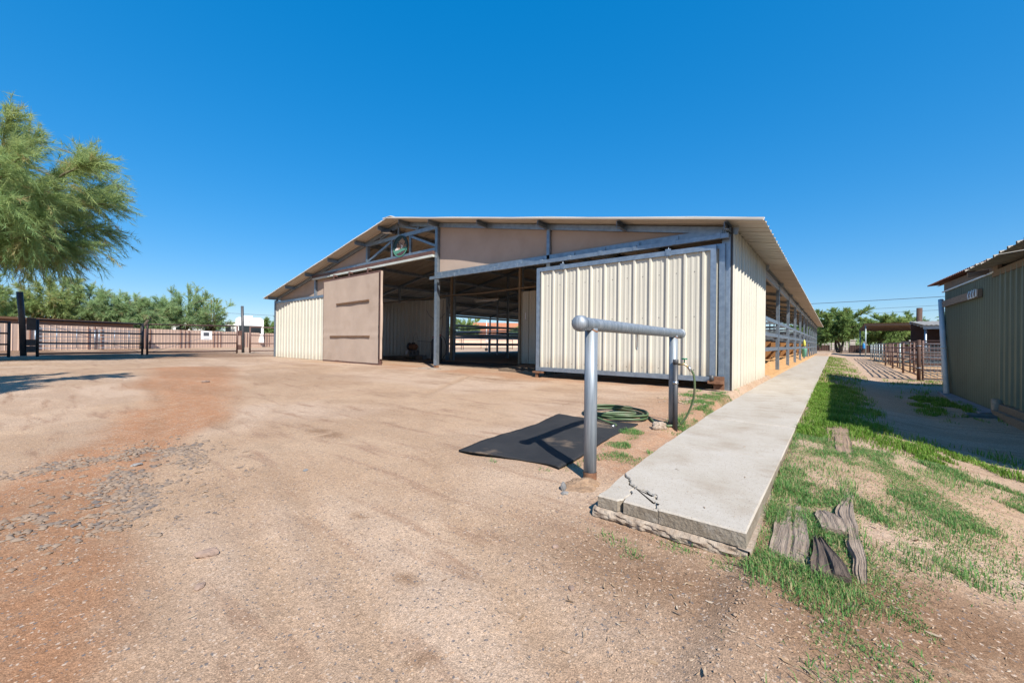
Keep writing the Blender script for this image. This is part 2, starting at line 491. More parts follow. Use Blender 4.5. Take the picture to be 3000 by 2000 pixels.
def grass_density(x, y):
    """0..1 cover of the turf right of the footpath and round the hitching rail"""
    n = fbm(N3, x * 2.2, y * 1.1)
    n2 = fbm(N1, x * 5.5 + 40, y * 3.1)
    d = np.zeros(np.shape(x))
    strip = ss(-.31, -.25, x) * (1 - ss(.42 - .25 * ss(4.5, 6, y), .95 - .35 * ss(4.5, 6, y) + .35 * ss(13, 15, y), x)) * ss(1.72, 2.15, y - .85 * np.clip(x, -.2, 1.5) + .5 * (n - .5)) * (1 - ss(36, 42, y))
    d = np.maximum(d, strip * (0.12 + 0.88 * ss(.40, .58, n * .55 + n2 * .45)))
    lush = ss(-.28, -.2, x) * (1 - ss(.12, .42, x + .25 * (n - .5))) * ss(4.6, 6.0, y) * (1 - ss(17, 21, y))
    d = np.maximum(d, lush * ss(.22, .42, n * .6 + n2 * .4))
    st = fbm(N3, (x * .9 + y * .45) * 5.5, (y * .9 - x * .45) * 1.4 + 30)
    d = d * (.25 + .75 * np.maximum(ss(.40, .52, st), 1 - ss(-.1, .16, x)))
    mid = ss(.2, .5, x) * (1 - ss(.8, 1.5, x)) * ss(1.75, 2.2, y - .85 * np.clip(x, 0, 1.5)) * (1 - ss(4.8, 5.8, y))
    d = np.maximum(d, mid * ss(.52, .62, st))
    front = ss(-.75, -.1, x) * (1 - ss(.25, .45, x)) * ss(1.35, 1.7, y) * (1 - ss(1.95, 2.1, y))
    d = np.maximum(d, .45 * front * ss(.5, .62, n2))
    shade = ss(.9, 1.2, x) * (1 - ss(1.6, 1.9, x)) * ss(7.5, 9, y) * (1 - ss(12, 14, y))
    d = np.maximum(d, .6 * shade * ss(.5, .62, n2))
    cor = ss(.9, 1.4, x) * (1 - ss(2.6, 3.6, x)) * ss(14.0, 14.8, y) * (1 - ss(16.2, 16.8, y))
    d = np.maximum(d, .8 * cor * ss(.45, .6, n))
    edge = ss(-1.55, -1.35, x) * (1 - ss(-1.16, -1.08, x)) * ss(2.15, 2.6, y) * (1 - ss(3.3, 3.7, y))
    d = np.maximum(d, .75 * edge * ss(.47, .6, n2))
    edge2 = ss(-1.42, -1.3, x) * (1 - ss(-1.16, -1.1, x)) * ss(3.9, 4.2, y) * (1 - ss(5.6, 6.0, y))
    d = np.maximum(d, .9 * edge2 * ss(.38, .5, n2))
    edge3 = ss(-1.95, -1.6, x) * (1 - ss(-1.16, -1.05, x)) * ss(5.6, 6.0, y) * (1 - ss(6.9, 7.3, y))
    d = np.maximum(d, .9 * edge3 * ss(.42, .55, n2))
    for (cx, cy, r) in ((-1.52, 3.72, .10), (-1.42, 3.22, .10), (-1.33, 2.95, .07)):
        d = np.maximum(d, 1.0 * (np.hypot((x - cx) * .8, (y - cy)) < r * (.7 + .6 * n2)))
    return d * (1 - ss(-1.12, -1.05, x) * (1 - ss(-.31, -.26, x)) * ss(1.92, 1.96, y))

xs = stretch_axis(-6.5, 2.6, .055, 2500)
ys = stretch_axis(-.4, 8.2, .055, 2500)
GX, GY = np.meshgrid(xs, ys, indexing='ij')
GZ = gz(GX, GY)
far = np.hypot(GX, GY)
GZ = np.where(far > 120, np.minimum(GZ, GZ * 0), GZ)
nx, ny = GX.shape
idx = np.arange(nx * ny).reshape(nx, ny)
quads = np.stack([idx[:-1, :-1].ravel(), idx[1:, :-1].ravel(), idx[1:, 1:].ravel(), idx[:-1, 1:].ravel()], 1)
X = GX.ravel(); Y = GY.ravel()
# soil zones: r = red-brown soil, g = dark litter soil, b = pale gravel, a = orange stall sand
nA = fbm(N2, X * .8, Y * .8)
dred = dist_path(X, Y, [(-13.5, 2.9), (-10, 2.1), (-7.2, 1.55), (-5.4, .95), (-4.6, .55), (-3.8, .14), (-2.9, -.04), (-2.1, -.05), (-1.3, -.1)])
wred = np.interp(X, [-13, -7, -4.6, -2.9, -1.5], [.9, .62, .36, .34, .28])
red = 1 - ss(.5, 1.35, dred / wred + (nA - .5) * 1.1)
red = np.maximum(red, .75 * ss(6.3, 7.0, Y) * (1 - ss(7.8, 8.6, Y)) * ss(-15, -13, X) * (1 - ss(-2.5, -1.6, X)) * ss(.35, .6, nA))
red = np.maximum(red, .6 * ss(-2.3, -1.5, X) * (1 - ss(-1.15, -.9, X)) * ss(2.2, 2.8, Y) * (1 - ss(6.5, 7.2, Y)))
dk = .85 * np.exp(-(((X + .55) / .75) ** 2 + ((Y - 1.62) / .36) ** 2))
dk = np.maximum(dk, .95 * ss(-.8, .0, X) * (1 - ss(2.0, 2.6, Y)) * ss(.5, 1.2, Y) * (.6 + .4 * ss(.35, .55, nA)))
dk = np.maximum(dk, .24 * rut(X, Y)[1])
dk = np.maximum(dk, .38 * (1 - ss(.35, .95, dist_path(X, Y, [(-3.4, -.2), (-2.0, -.2), (-1.2, -.1)]))))
dk = np.maximum(dk, .22 * ss(.5, .64, fbm(N3, X * 1.1, Y * 2.1)) * (1 - ss(6.5, 7.2, Y)))
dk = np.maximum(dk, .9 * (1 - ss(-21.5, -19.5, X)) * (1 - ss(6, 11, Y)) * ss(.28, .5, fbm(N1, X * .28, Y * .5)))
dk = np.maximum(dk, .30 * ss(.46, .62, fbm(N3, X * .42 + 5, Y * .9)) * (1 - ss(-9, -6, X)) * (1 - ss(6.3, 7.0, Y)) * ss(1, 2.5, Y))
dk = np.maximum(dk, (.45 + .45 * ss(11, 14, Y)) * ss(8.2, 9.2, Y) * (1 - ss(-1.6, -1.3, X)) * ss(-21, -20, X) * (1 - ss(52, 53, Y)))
dk = np.maximum(dk, .35 * grass_density(X, Y))
for (cx, cy, rx, ry) in ((-1.32, .98, .06, .045), (-.93, .77, .035, .03), (-1.96, 1.15, .05, .03), (-7.3, 6.6, .7, .12), (-3.9, 1.9, .35, .12), (-5.6, 6.45, .9, .1)):
    dk = np.maximum(dk, .8 * np.exp(-(((X - cx) / rx) ** 2 + ((Y - cy) / ry) ** 2) ** 2) * ss(.25, .5, fbm(N2, X * 17, Y * 17)))
grv = ss(.36, .62, fbm(N1, X * .55 + 3, Y * .55)) * (1 - .8 * red) * (1 - dk) * (1 - .9 * rut(X, Y)[1])
pens = ss(1.9, 2.4, X) * (1 - ss(8, 10, X)) * ss(16.6, 17.4, Y) * (1 - ss(44, 48, Y))
sand = .8 * pens + ss(11.9, 12.3, Y) * (1 - ss(50, 52, Y)) * ss(-6, -4.9, X) * (1 - ss(-1.28, -1.16, X))
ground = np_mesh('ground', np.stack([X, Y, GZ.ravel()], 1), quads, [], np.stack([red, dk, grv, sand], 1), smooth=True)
tag(ground, kind='structure')

def ground_mat():
    m = bpy.data.materials.new('dirt_yard')
    m.use_nodes = True
    nt = m.node_tree
    b = nt.nodes['Principled BSDF']
    geo = nt.nodes.new('ShaderNodeNewGeometry')
    co = geo.outputs['Position']
    at = nt.nodes.new('ShaderNodeAttribute'); at.attribute_name = 'tint'
    sep = nt.nodes.new('ShaderNodeSeparateColor')
    nt.links.new(at.outputs['Color'], sep.inputs[0])
    n_mid = noise(nt, co, 1.1, 6, .62)
    n_fine = noise(nt, co, 9, 6, .65)
    # wheel marks sweep from the lower middle towards the gate
    n_str = noise(nt, co, 1.0, 4, .6, (1.2, 7.0, 1))
    c = mixc(nt, ramp(nt, n_mid, .35, .68), (0.485, 0.34, 0.228), (0.43, 0.288, 0.186))
    c = mixc(nt, sep.outputs[2], c, (0.50, 0.362, 0.26))
    c = mixc(nt, ramp(nt, n_str, .54, .70), c, (0.35, 0.225, 0.15))
    f = nt.nodes.new('ShaderNodeMath'); f.operation = 'MULTIPLY'
    nt.links.new(sep.outputs[0], f.inputs[0]); nt.links.new(ramp(nt, n_fine, .15, .55), f.inputs[1])
    c = mixc(nt, f.outputs[0], c, (0.40, 0.205, 0.11))
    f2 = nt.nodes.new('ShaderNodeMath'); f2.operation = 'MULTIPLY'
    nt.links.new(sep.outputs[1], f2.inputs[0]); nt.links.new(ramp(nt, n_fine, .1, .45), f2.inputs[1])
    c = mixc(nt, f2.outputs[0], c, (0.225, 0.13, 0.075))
    c = mixc(nt, at.outputs['Alpha'], c, (0.56, 0.33, 0.15))
    # grains: every cell its own shade
    for sc, amt in ((520, .26), (230, .24), (95, .11)):
        vo = nd(nt, 'ShaderNodeTexVoronoi', Scale=sc)
        nt.links.new(co, vo.inputs['Vector'])
        s2 = nt.nodes.new('ShaderNodeSeparateColor')
        nt.links.new(vo.outputs['Color'], s2.inputs[0])
        mr = nt.nodes.new('ShaderNodeMapRange')
        mr.inputs['To Min'].default_value = 1 - amt; mr.inputs['To Max'].default_value = 1 + amt
        nt.links.new(s2.outputs[0], mr.inputs['Value'])
        cmb = nt.nodes.new('ShaderNodeCombineColor')
        for i in range(3): nt.links.new(mr.outputs[0], cmb.inputs[i])
        c = mixc(nt, 1.0, c, cmb.outputs[0], 'MULTIPLY')
    vo = nd(nt, 'ShaderNodeTexVoronoi', Scale=140)
    nt.links.new(co, vo.inputs['Vector'])
    s3 = nt.nodes.new('ShaderNodeSeparateColor'); nt.links.new(vo.outputs['Color'], s3.inputs[0])
    c = mixc(nt, ramp(nt, s3.outputs[1], .965, .985), c, (0.56, 0.43, 0.33))
    c = mixc(nt, ramp(nt, s3.outputs[2], .965, .985), c, (0.17, 0.15, 0.145))
    c = mixc(nt, 1.0, c, (ALB, ALB, ALB), 'MULTIPLY')
    nt.links.new(c, b.inputs['Base Color'])
    b.inputs['Roughness'].default_value = .95
    b.inputs['Specular IOR Level'].default_value = .15
    v2 = nd(nt, 'ShaderNodeTexVoronoi', Scale=190)
    nt.links.new(co, v2.inputs['Vector'])
    b1 = nd(nt, 'ShaderNodeBump', Strength=.5, Distance=.003)
    nt.links.new(v2.outputs['Distance'], b1.inputs['Height'])
    b2 = nd(nt, 'ShaderNodeBump', Strength=.5, Distance=.014)
    nt.links.new(noise(nt, co, 22, 7, .7), b2.inputs['Height'])
    nt.links.new(b1.outputs[0], b2.inputs['Normal'])
    nt.links.new(b2.outputs[0], b.inputs['Normal'])
    return m
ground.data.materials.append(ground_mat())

# ------------------------------------------------------------------ footpath (slabs of one structure)
WZ = -.03
path = empty('footpath', (0, 0, 0)); tag(path, kind='structure')
def path_left(y): return np.interp(y, [1.95, 3.2, 5.2, 9.5, 41], [-.975, -1.05, -1.12, -1.175, -1.2])
joints = [1.95, 3.35, 4.75, 6.25, 7.75, 9.3, 11.0, 12.7, 14.5, 16.5, 18.8, 21.3, 24, 27, 30.5, 34.5, 40]
rj = random.Random(3)
# jagged cracks across the near slab (top view, x,y)
crackA = [(-1.005, 2.36), (-.94, 2.27), (-.905, 2.215), (-.865, 2.185), (-.855, 2.13), (-.845, 2.06), (-.835, 1.95)]
crackB = [(-.865, 2.185), (-.80, 2.165), (-.755, 2.125), (-.72, 2.105), (-.70, 2.06), (-.70, 2.02), (-.675, 1.985), (-.655, 1.95)]
def jag(line, k=4, j=.007):
    out = []
    for a, b in zip(line[:-1], line[1:]):
        for t in range(k):
            e = j if t else j * .3
            out.append((a[0] + (b[0] - a[0]) * t / k + rj.gauss(0, e), a[1] + (b[1] - a[1]) * t / k + rj.gauss(0, e)))
    out.append(line[-1]); return out
cA1, cA2 = jag(crackA[:4]), jag(crackA[3:])
crackB = jag(crackB); crackB[0] = cA2[0] = cA1[-1]
crackB[-1] = (crackB[-1][0], 1.95); cA2[-1] = (cA2[-1][0], 1.95)
crackA = cA1 + cA2[1:]; KA = len(cA1)
def rough_poly(mb, pts, z0, z1, n_in=.006):
    """slab piece with a rounded, slightly chipped arris"""
    n = len(pts)
    cx = sum(p[0] for p in pts) / n; cy = sum(p[1] for p in pts) / n
    def ins(p, d):
        v = Vector((cx - p[0], cy - p[1])); v = v / max(v.length, 1e-6)
        return (p[0] + v.x * d, p[1] + v.y * d)
    r0 = [(*p, z0) for p in pts]
    r1 = [(*p, z1 - .007 - abs(rj.gauss(0, .0008))) for p in pts]
    r2 = [(*ins(p, n_in + abs(rj.gauss(0, .0012))), z1) for p in pts]
    vs = r0 + r1 + r2
    mb.add(vs, [tuple(range(2 * n, 3 * n))] + [(n + i, n + (i + 1) % n, 2 * n + (i + 1) % n, 2 * n + i) for i in range(n)], 0)
    m0 = len(mb.v) - len(vs)
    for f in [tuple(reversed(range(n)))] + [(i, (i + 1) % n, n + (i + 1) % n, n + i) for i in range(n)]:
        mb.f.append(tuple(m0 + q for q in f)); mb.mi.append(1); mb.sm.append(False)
def seg(a, b, k, j=.003):
    j = j * .0 if j <= .002 else j
    return [(a[0] + (b[0] - a[0]) * t / k + (rj.gauss(0, j) if 0 < t < k else 0), a[1] + (b[1] - a[1]) * t / k + (rj.gauss(0, j) if 0 < t < k else 0)) for t in range(k)]
XR = -.285
def offs(line, d): return [(p[0] + d, p[1] + d * .4) for p in line]
g = .0028
main = seg((-.655 + g, 1.95), (XR, 1.95), 14, .002) + seg((XR, 1.95), (XR, 3.345), 14, .002) + [(XR, 3.345), (path_left(3.345), 3.345)]
main += seg((path_left(3.345), 3.345), (-1.0, 2.365), 8, .003)[1:] + offs(crackA[:KA], g) + offs(crackB[1:-1], g)
small = offs([crackA[KA - 1]] + crackB[1:], -g)[:-1] + [(crackB[-1][0] - g, 1.95)] + [(-.76, 1.95)] + [(crackA[-1][0] + g, 1.95)] + offs(crackA[KA - 1:], g)[::-1][1:-1]
corner = seg((-.975, 1.95), (-.835 - g, 1.95), 5, .002) + offs(crackA[::-1], -g)[1:] + seg((-1.005, 2.35), (-.975, 1.95), 6, .003)[1:]
for k, poly in enumerate((main, small, corner)):
    mb = MB(); rough_poly(mb, poly, WZ - .07, WZ - (0, .006, .010)[k])
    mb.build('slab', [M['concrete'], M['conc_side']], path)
for a, b in zip(joints[1:-1], joints[2:]):
    dz = rj.uniform(-.004, .004)
    poly = seg((path_left(a), a + .004), (XR, a + .004), 3, 0) + seg((XR + rj.uniform(-.003, .003), a + .004), (XR, b - .004), 8, .002) + [(XR, b - .004)] + seg((path_left(b), b - .004), (path_left(a), a + .004), 8, .004)
    mb = MB(); rough_poly(mb, poly, WZ - .07, WZ + dz)
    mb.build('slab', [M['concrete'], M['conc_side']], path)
# rough lean concrete bed under the near slabs
mb = MB(); pts = []
for i in range(110):
    t = i / 109; x = -.998 + t * .72
    pts.append((x, 1.910 + .030 * N1(x * 7, .3) + .012 * N2(x * 30, 1)))
top = WZ - .0705
vs = []; fs = []
for i, (x, y) in enumerate(pts):
    vs += [(x, 2.02, top), (x, y + .020 + .012 * N3(x * 50, 20), top - .003)]
    for q in range(1, 6):
        vs.append((x + .003 * (N1(x * 70, q * 5) - .5), y + .016 * (N2(x * 45, q * 7.3) - .5) + .010 * (N3(x * 20, q * 3.1) - .5) + .012 * (q - 3) ** 2 / 9, top - .0095 * q - .005 * N1(x * 30, q * 9)))
for i in range(len(pts) - 1):
    for k in range(6):
        a = i * 7 + k; fs.append((a, a + 1, a + 8, a + 7))
mb.add(vs, fs, 0, False)
mb.build('slab_bed', M['rough_conc'], path)
mb = MB(); vs = []; fs = []
for i in range(60):
    y = 1.94 + i * .05
    vs += [(XR - .03, y, top), (XR + .012 + .012 * N1(y * 9, 3), y, top - .003), (XR + .01 + .02 * N2(y * 14, 3), y, top - .06)]
for i in range(59):
    for k in range(2):
        a = i * 3 + k; fs.append((a, a + 3, a + 4, a + 1))
mb.add(vs, fs); mb.build('slab_bed', M['rough_conc'], path)

# ------------------------------------------------------------------ corrugated sheets
def rib_profile(width, pitch=.3048, rib=.032, minor=.006):
    out = [(0, 0)]
    k = 0
    while k * pitch < width - .02:
        u = k * pitch
        for du, h in ((.012, 0), (.030, rib), (.062, rib), (.080, 0), (.135, 0), (.145, minor), (.172, minor), (.182, 0),
                      (.222, 0), (.232, minor), (.259, minor), (.269, 0)):
            if u + du < width: out.append((u + du, h))
        k += 1
    out.append((width, 0))
    return out
def wave_profile(width, pitch, amp, n=6):
    k = int(round(width / pitch * n))
    return [(i * width / k, amp * (1 - math.cos(2 * PI * i / n)) / 2) for i in range(k + 1)]
def sheet_mesh(name, prof, length, mats, base=None, topf=None, screws=(), axis='Z', rows=1):
    """u along x, profile height towards -y, length along z"""
    mb = MB(); n = len(prof); vs = []; fs = []
    for r in range(rows + 1):
        for u, h in prof:
            b0 = base(u) if base else 0
            t0 = topf(u) if topf else length
            vs.append((u, -h, b0 + (t0 - b0) * r / rows))
    for r in range(rows):
        for i in range(n - 1):
            fs.append((r * n + i, r * n + i + 1, (r + 1) * n + i + 1, (r + 1) * n + i))
    mb.add(vs, fs)
    for u, z in screws:
        mb.lathe([(0.0, -.006), (.007, -.005), (.009, 0)], (u, 0, z), 6, 'Y', 1)
    return mb.mesh(name, mats)

# ------------------------------------------------------------------ the barn
BY = 7.587          # front plane
BX0, BX1 = -20.36, -1.346
RX = -10.82         # ridge
PX = [-20.36, -16.45, -12.61, -8.94, -5.07, -1.40]
FRAMES = [BY, 11.62] + [11.62 + 3.63 * k for k in range(1, 12)]
YEND = FRAMES[-1] + .35
def roofz(x): return 2.69 + .19 * (9.98 - abs(x - RX))
barn = empty('barn', (RX, BY, 0), 0, 'long open sided horse barn with cream ribbed steel front and low pitched roof', 'barn')
barn.location = (0, 0, 0)

# posts
for fi, fy in enumerate(FRAMES):
    for pi, px in enumerate(PX):
        if fi == 0 and pi == 1:
            MB().box((px - .045, fy - .045, 2.58), (px + .045, fy + .045, roofz(px) - .14)).build('post', M['galv'], barn); continue
        if fi == 0 and pi == 2:
            MB().box((px - .05, fy - .05, 3.30), (px + .05, fy + .05, roofz(px) - .14)).build('post', M['galv'], barn); continue
        if fi == 0 and pi == 4:
            MB().box((px - .04, fy - .05, 2.44), (px + .04, fy + .03, roofz(px) - .14)).build('post', M['galv'], barn); continue
        w = .055 if fi == 0 else .045
        z1 = roofz(px) - .14
        z0 = -.12
        if fi == 0 and pi == 3: z0 = .10
        MB().box((px - w, fy - w, z0), (px + w, fy + w, z1)).build('post', M['galv'], barn)
        if pi in (0, 5) and fi > 1:   # stub post beside it carries the rails
            sx = px + (.0 if pi == 5 else 0)
            MB().box((sx - .043, fy - .145, -.12), (sx + .043, fy - .0475, 1.53)).build('stub_post', M['galv'], barn)
# centre post foot: plate, rusty shoe and footing
mb = MB(); mb.box((-8.99, BY - .062, .10), (-8.865, BY - .057, .27)); mb.build('foot_plate', M['galv'], barn)
mb = MB(); mb.box((-9.0, BY - .05, -.02), (-8.88, BY + .05, .098)); mb.build('post_shoe', M['rust'], barn, .01)

# roof frame
for fy in FRAMES:
    for s in (-1, 1):
        xa, xb = RX + s * .06, RX + s * 9.56
        za, zb = roofz(xa) - .075, roofz(xb) - .075
        MB().bar((xa, fy, za - .01), (xb, fy, zb - .01), .055, .115).build('rafter', M['galv'], barn)
PUR = [.55, 1.95, 3.85, 5.72, 7.59, 9.45]
for s in (-1, 1):
    for d in PUR:
        x = RX + s * d
        z = roofz(x) - .082
        mb = MB()
        y0, y1 = BY - .40, YEND
        # C section: web, two flanges
        mb.box((x - .032, y0, z - .062), (x - .027, y1, z + .062))
        mb.box((x - .027, y0, z + .057), (x + .030, y1, z + .062))
        mb.box((x - .027, y0, z - .062), (x + .030, y1, z - .057))
        mb.build('purlin', M['galv'], barn)
L = math.hypot(9.98, .19 * 9.98)
ang = math.atan(.19)
prof = rib_profile(.945)
roof_me = sheet_mesh('roof_sheet', prof, L, [M['roof'], M['screw']], rows=1)
nsheet = int((YEND + .05 - (BY - .44)) / .9144) + 1
for k in range(nsheet):
    y = BY - .44 + k * .9144
    for s in (-1, 1):
        o = link('roof_sheet', roof_me, barn)
        # sheet x -> along barn, sheet z -> down the slope, ribs (-y) -> up
        ez = Vector((s * math.cos(ang), 0, -math.sin(ang)))
        ex = Vector((0, 1, 0)) if s < 0 else Vector((0, -1, 0))
        ey = ez.cross(ex)
        mtx = Matrix.Identity(4)
        for i in range(3):
            mtx[i][0] = ex[i]; mtx[i][1] = ey[i]; mtx[i][2] = ez[i]
        org = Vector((RX, y if s < 0 else y + .9144, 2.69 + .19 * 9.98 + .003 * (k % 2)))
        mtx.translation = org
        o.matrix_world = mtx
for s in (-1, 1):   # bright bent edge trim along the front gable
    mb = MB()
    pts = [RX + s * 9.98 * t / 10 for t in range(11)]
    for a, b in zip(pts[:-1], pts[1:]):
        wob = lambda x: .006 * math.sin(x * 2.3)
        mb.bar((a, BY - .44, roofz(a) + .018 + wob(a)), (b, BY - .44, roofz(b) + .018 + wob(b)), .005, .07, (0, 1, 1))
        mb.bar((a, BY - .40, roofz(a) + .041 + wob(a)), (b, BY - .40, roofz(b) + .041 + wob(b)), .085, .004)
    mb.build('gable_trim', M['roof_trim'], barn)
mb = MB()
for s in (-1, 1):
    mb.bar((RX + s * .11, BY - .47, roofz(RX) + .035), (RX + s * .11, YEND, roofz(RX) + .035), .24, .004, (-s * .0, 0, 1))
mb.build('ridge_cap', M['roof_trim'], barn)
# eave beams along the sides
for px in (PX[0], PX[5]):
    z = roofz(px) - .20
    MB().box((px - .03, FRAMES[1] - .1, z - .075), (px + .03, YEND - .2, z + .06)).build('eave_beam', M['galv'], barn)

# front headers, tracks and gable fabric
def fabric(pts, name='gable_panel', y=BY + .03, th=.012):
    mb = MB(); mb.prism([(x, y, z) for x, z in pts], (0, th, 0)); return mb.build(name, M['fabric'], barn)
def gable_fab(xa, xb, zlow, gap=.14):
    """sagging cloth between a header and the rafter, as a subdivided sheet"""
    nx_, nz_ = 22, 8
    vs = []; fs = []
    for i in range(nx_ + 1):
        x = xa + (xb - xa) * i / nx_
        zt = roofz(x) - gap
        for j in range(nz_ + 1):
            z = zlow + (zt - zlow) * j / nz_
            e = math.sin(PI * i / nx_) * math.sin(PI * j / nz_)
            vs.append((x, BY + .035 - .02 * e - .012 * math.sin(x * 3 + z * 2.5) * e, z))
    for i in range(nx_):
        for j in range(nz_):
            a = i * (nz_ + 1) + j
            fs.append((a, a + nz_ + 1, a + nz_ + 2, a + 1))
    mb = MB().add(vs, fs, 0, True)
    return mb.build('gable_panel', M['fabric'], barn)
gable_fab(PX[3] + .07, PX[4] - .045, 2.66)
gable_fab(PX[4] + .045, BX1 - .06, 2.66, .125)
gable_fab(PX[0] + .35, PX[1] - .05, 2.58, .12)
gable_fab(PX[1] + .05, PX[2] - .06, 3.34)
MB().prism([(PX[1] + .05, BY + .036, 2.6), (-15.0, BY + .036, 2.6), (-15.0, BY + .036, 3.3), (PX[1] + .05, BY + .036, 3.3)], (0, .01, 0)).build('gable_panel', M['fabric'], barn)
# right header and sliding-door track
MB().box((PX[3] + .06, BY - .05, 2.655), (BX1 - .12, BY + .02, 2.765)).build('header_beam', M['galv'], barn)
mb = MB(); mb.box((PX[3] - .06, BY - .235, 2.545), (BX1 - .02, BY - .155, 2.625))
mb.box((PX[3] - .06, BY - .21, 2.541), (BX1 - .02, BY - .18, 2.546))
mb.build('door_track', M['galv'], barn, .008)
for k in range(11):
    x = PX[3] + .22 + k * .72
    if x > BX1 - .1: break
    mb = MB(); mb.box((x - .035, BY - .245, 2.55), (x + .035, BY - .2355, 2.64)); mb.box((x - .03, BY - .2355, 2.628), (x + .03, BY - .07, 2.64))
    mb.box((x - .03, BY - .07, 2.63), (x + .03, BY - .0525, 2.74)); mb.build('track_bracket', M['galv'], barn)
# left header of the front wall
MB().box((PX[0] + .056, BY - .06, 2.49), (-14.9, BY + .0, 2.585)).build('header_beam', M['galv'], barn)
# brown and white track over the left door, galvanised truss chord above it
MB().box((PX[1], BY - .054, 3.399), (PX[3] - .06, BY + .05, 3.495)).build('truss_beam', M['galv'], barn)
MB().box((PX[1] - .05, BY - .13, 3.292), (PX[3] - .06, BY - .055, 3.396)).build('track_cover', M['brown_steel'], barn)
M['track_white'] = mat('worn_white_track', (0.62, 0.66, 0.62), (0.52, 0.55, 0.50), 3, rough=0.5, dirt=(0.35, 0.22, 0.13), dscale=4, dlo=.62, dhi=.75)
MB().box((PX[1] - .03, BY - .135, 3.222), (PX[3] - .065, BY - .055, 3.289)).build('door_track', M['track_white'], barn)
# middle truss
def tbar(a, b, w=.07, h=.07, y=BY): return MB().bar((a[0], y, a[1]), (b[0], y, b[1]), w, h).build('truss_member', M['galv'], barn)
MB().box((PX[2] - .05, BY - .045, 4.04), (PX[3] + .05, BY + .045, 4.155)).build('truss_beam', M['galv'], barn)
for x in (-11.16, -10.20):
    MB().box((x - .035, BY - .035, 3.492), (x + .035, BY + .035, 4.038)).build('truss_member', M['galv'], barn)
tbar((-12.52, 3.54), (-11.22, 3.99)); tbar((-9.01, 3.56), (-10.14, 4.0))
MB().box((RX - .03, BY - .03, 4.157), (RX + .03, BY + .03, 4.46)).build('truss_member', M['galv'], barn)
for s in (-1, 1):
    tbar((RX + s * .05, 4.42), (RX + s * .98, 4.19), .05, .05)
    MB().box((RX + s * 1.0 - .025, BY - .03, 4.157), (RX + s * 1.0 + .025, BY + .03, 4.26)).build('truss_member', M['galv'], barn)
# end flags at the fascia corner post
MB().box((BX1 - .145, BY - .10, -.08), (BX1 - .012, BY - .058, 2.60)).build('corner_post', M['galv'], barn, .006)
MB().box((BX1 - .008, BY - .085, -.06), (BX1 + .018, BY - .05, 2.74)).build('corner_trim', M['dark_steel'], barn)
MB().box((PX[0] - .055, BY - .09, -.03), (PX[0] + .05, BY - .058, 2.62)).build('corner_post', M['galv'], barn)

# front wall sheets, left bay
wall_me = sheet_mesh('wall_sheet', rib_profile(.9144), 2.48, [M['cream'], M['screw']])
for k in range(6):
    o = link('wall_sheet', wall_me, barn); o.location = (PX[0] + .05 + k * .9144, BY - .02, .005)
# side wall sheets at the right corner
side_tops = []
for k in range(5):
    wdt = .9144 if k < 4 else .55
    zt = roofz(BX1) - .015
    tilt = [0, 0.0, .0, .004, .010][k]
    me = sheet_mesh('wall_sheet', rib_profile(wdt), zt + .06, [M['cream'], M['screw']], base=lambda u, kk=k: -.0 + .012 * math.sin(kk * 5 + u * 4))
    o = link('wall_sheet', me, barn)
    o.rotation_euler = (0, tilt, PI / 2)
    o.location = (BX1 + .0 + .004 * (k % 2), BY - .045 + k * .905, -.06)
MB().box((BX1 - .02, BY - .04, 1.2), (BX1 - .004, BY + 4.2, 1.29)).build('wall_rail', M['galv'], barn)

# inner sheet walls behind the open front bay
inner = [(PX[0] + .1, PX[2] - .35, 2.62), (PX[3] + .0, PX[5] - .1, 2.62)]
M['cream_in'] = M['cream']
for xa, xb, h in inner:
    n = int(math.ceil((xb - xa) / .9144))
    for k in range(n):
        w = min(.9144, xb - xa - k * .9144)
        if w < .05: continue
        me = sheet_mesh('inner_wall_sheet', rib_profile(w), h, [M['cream'], M['screw']]) if w < .91 else None
        if me is None:
            if 'in_me' not in globals(): in_me = sheet_mesh('inner_wall_sheet', rib_profile(.9144), h, [M['cream'], M['screw']])
            me = in_me
        o = link('inner_wall_sheet', me, barn); o.location = (xa + k * .9144, 11.56, .02 + (.02 if k % 2 else 0))
MB().box((PX[2] - .352, 11.50, 0), (PX[2] - .23, 11.60, 2.9)).build('post', M['galv'], barn)
mb = MB(); mb.tube([(PX[0] + .2, 11.45, 2.68), (-15, 11.44, 2.70), (PX[2], 11.45, 2.74), (-10.8, 11.43, 2.70), (PX[3], 11.45, 2.76), (PX[5] - .2, 11.45, 2.78)], .028, 8)
M['tan_trim'] = mat('tan_trim', (.40, .31, .22), (.33, .25, .17), 3, rough=.7)
mb.build('cross_pipe', M['tan_trim'], barn)
mb = MB(); mb.bar((PX[2], 11.52, 2.735), (PX[5], 11.52, 2.80), .05, .06); mb.build('cross_rail', M['wood'], barn)
for px in (PX[2], PX[3]):
    MB().box((px - .04, 11.46, 0), (px + .04, 11.54, roofz(px) - .2)).build('inner_post', M['tan_trim'], barn)

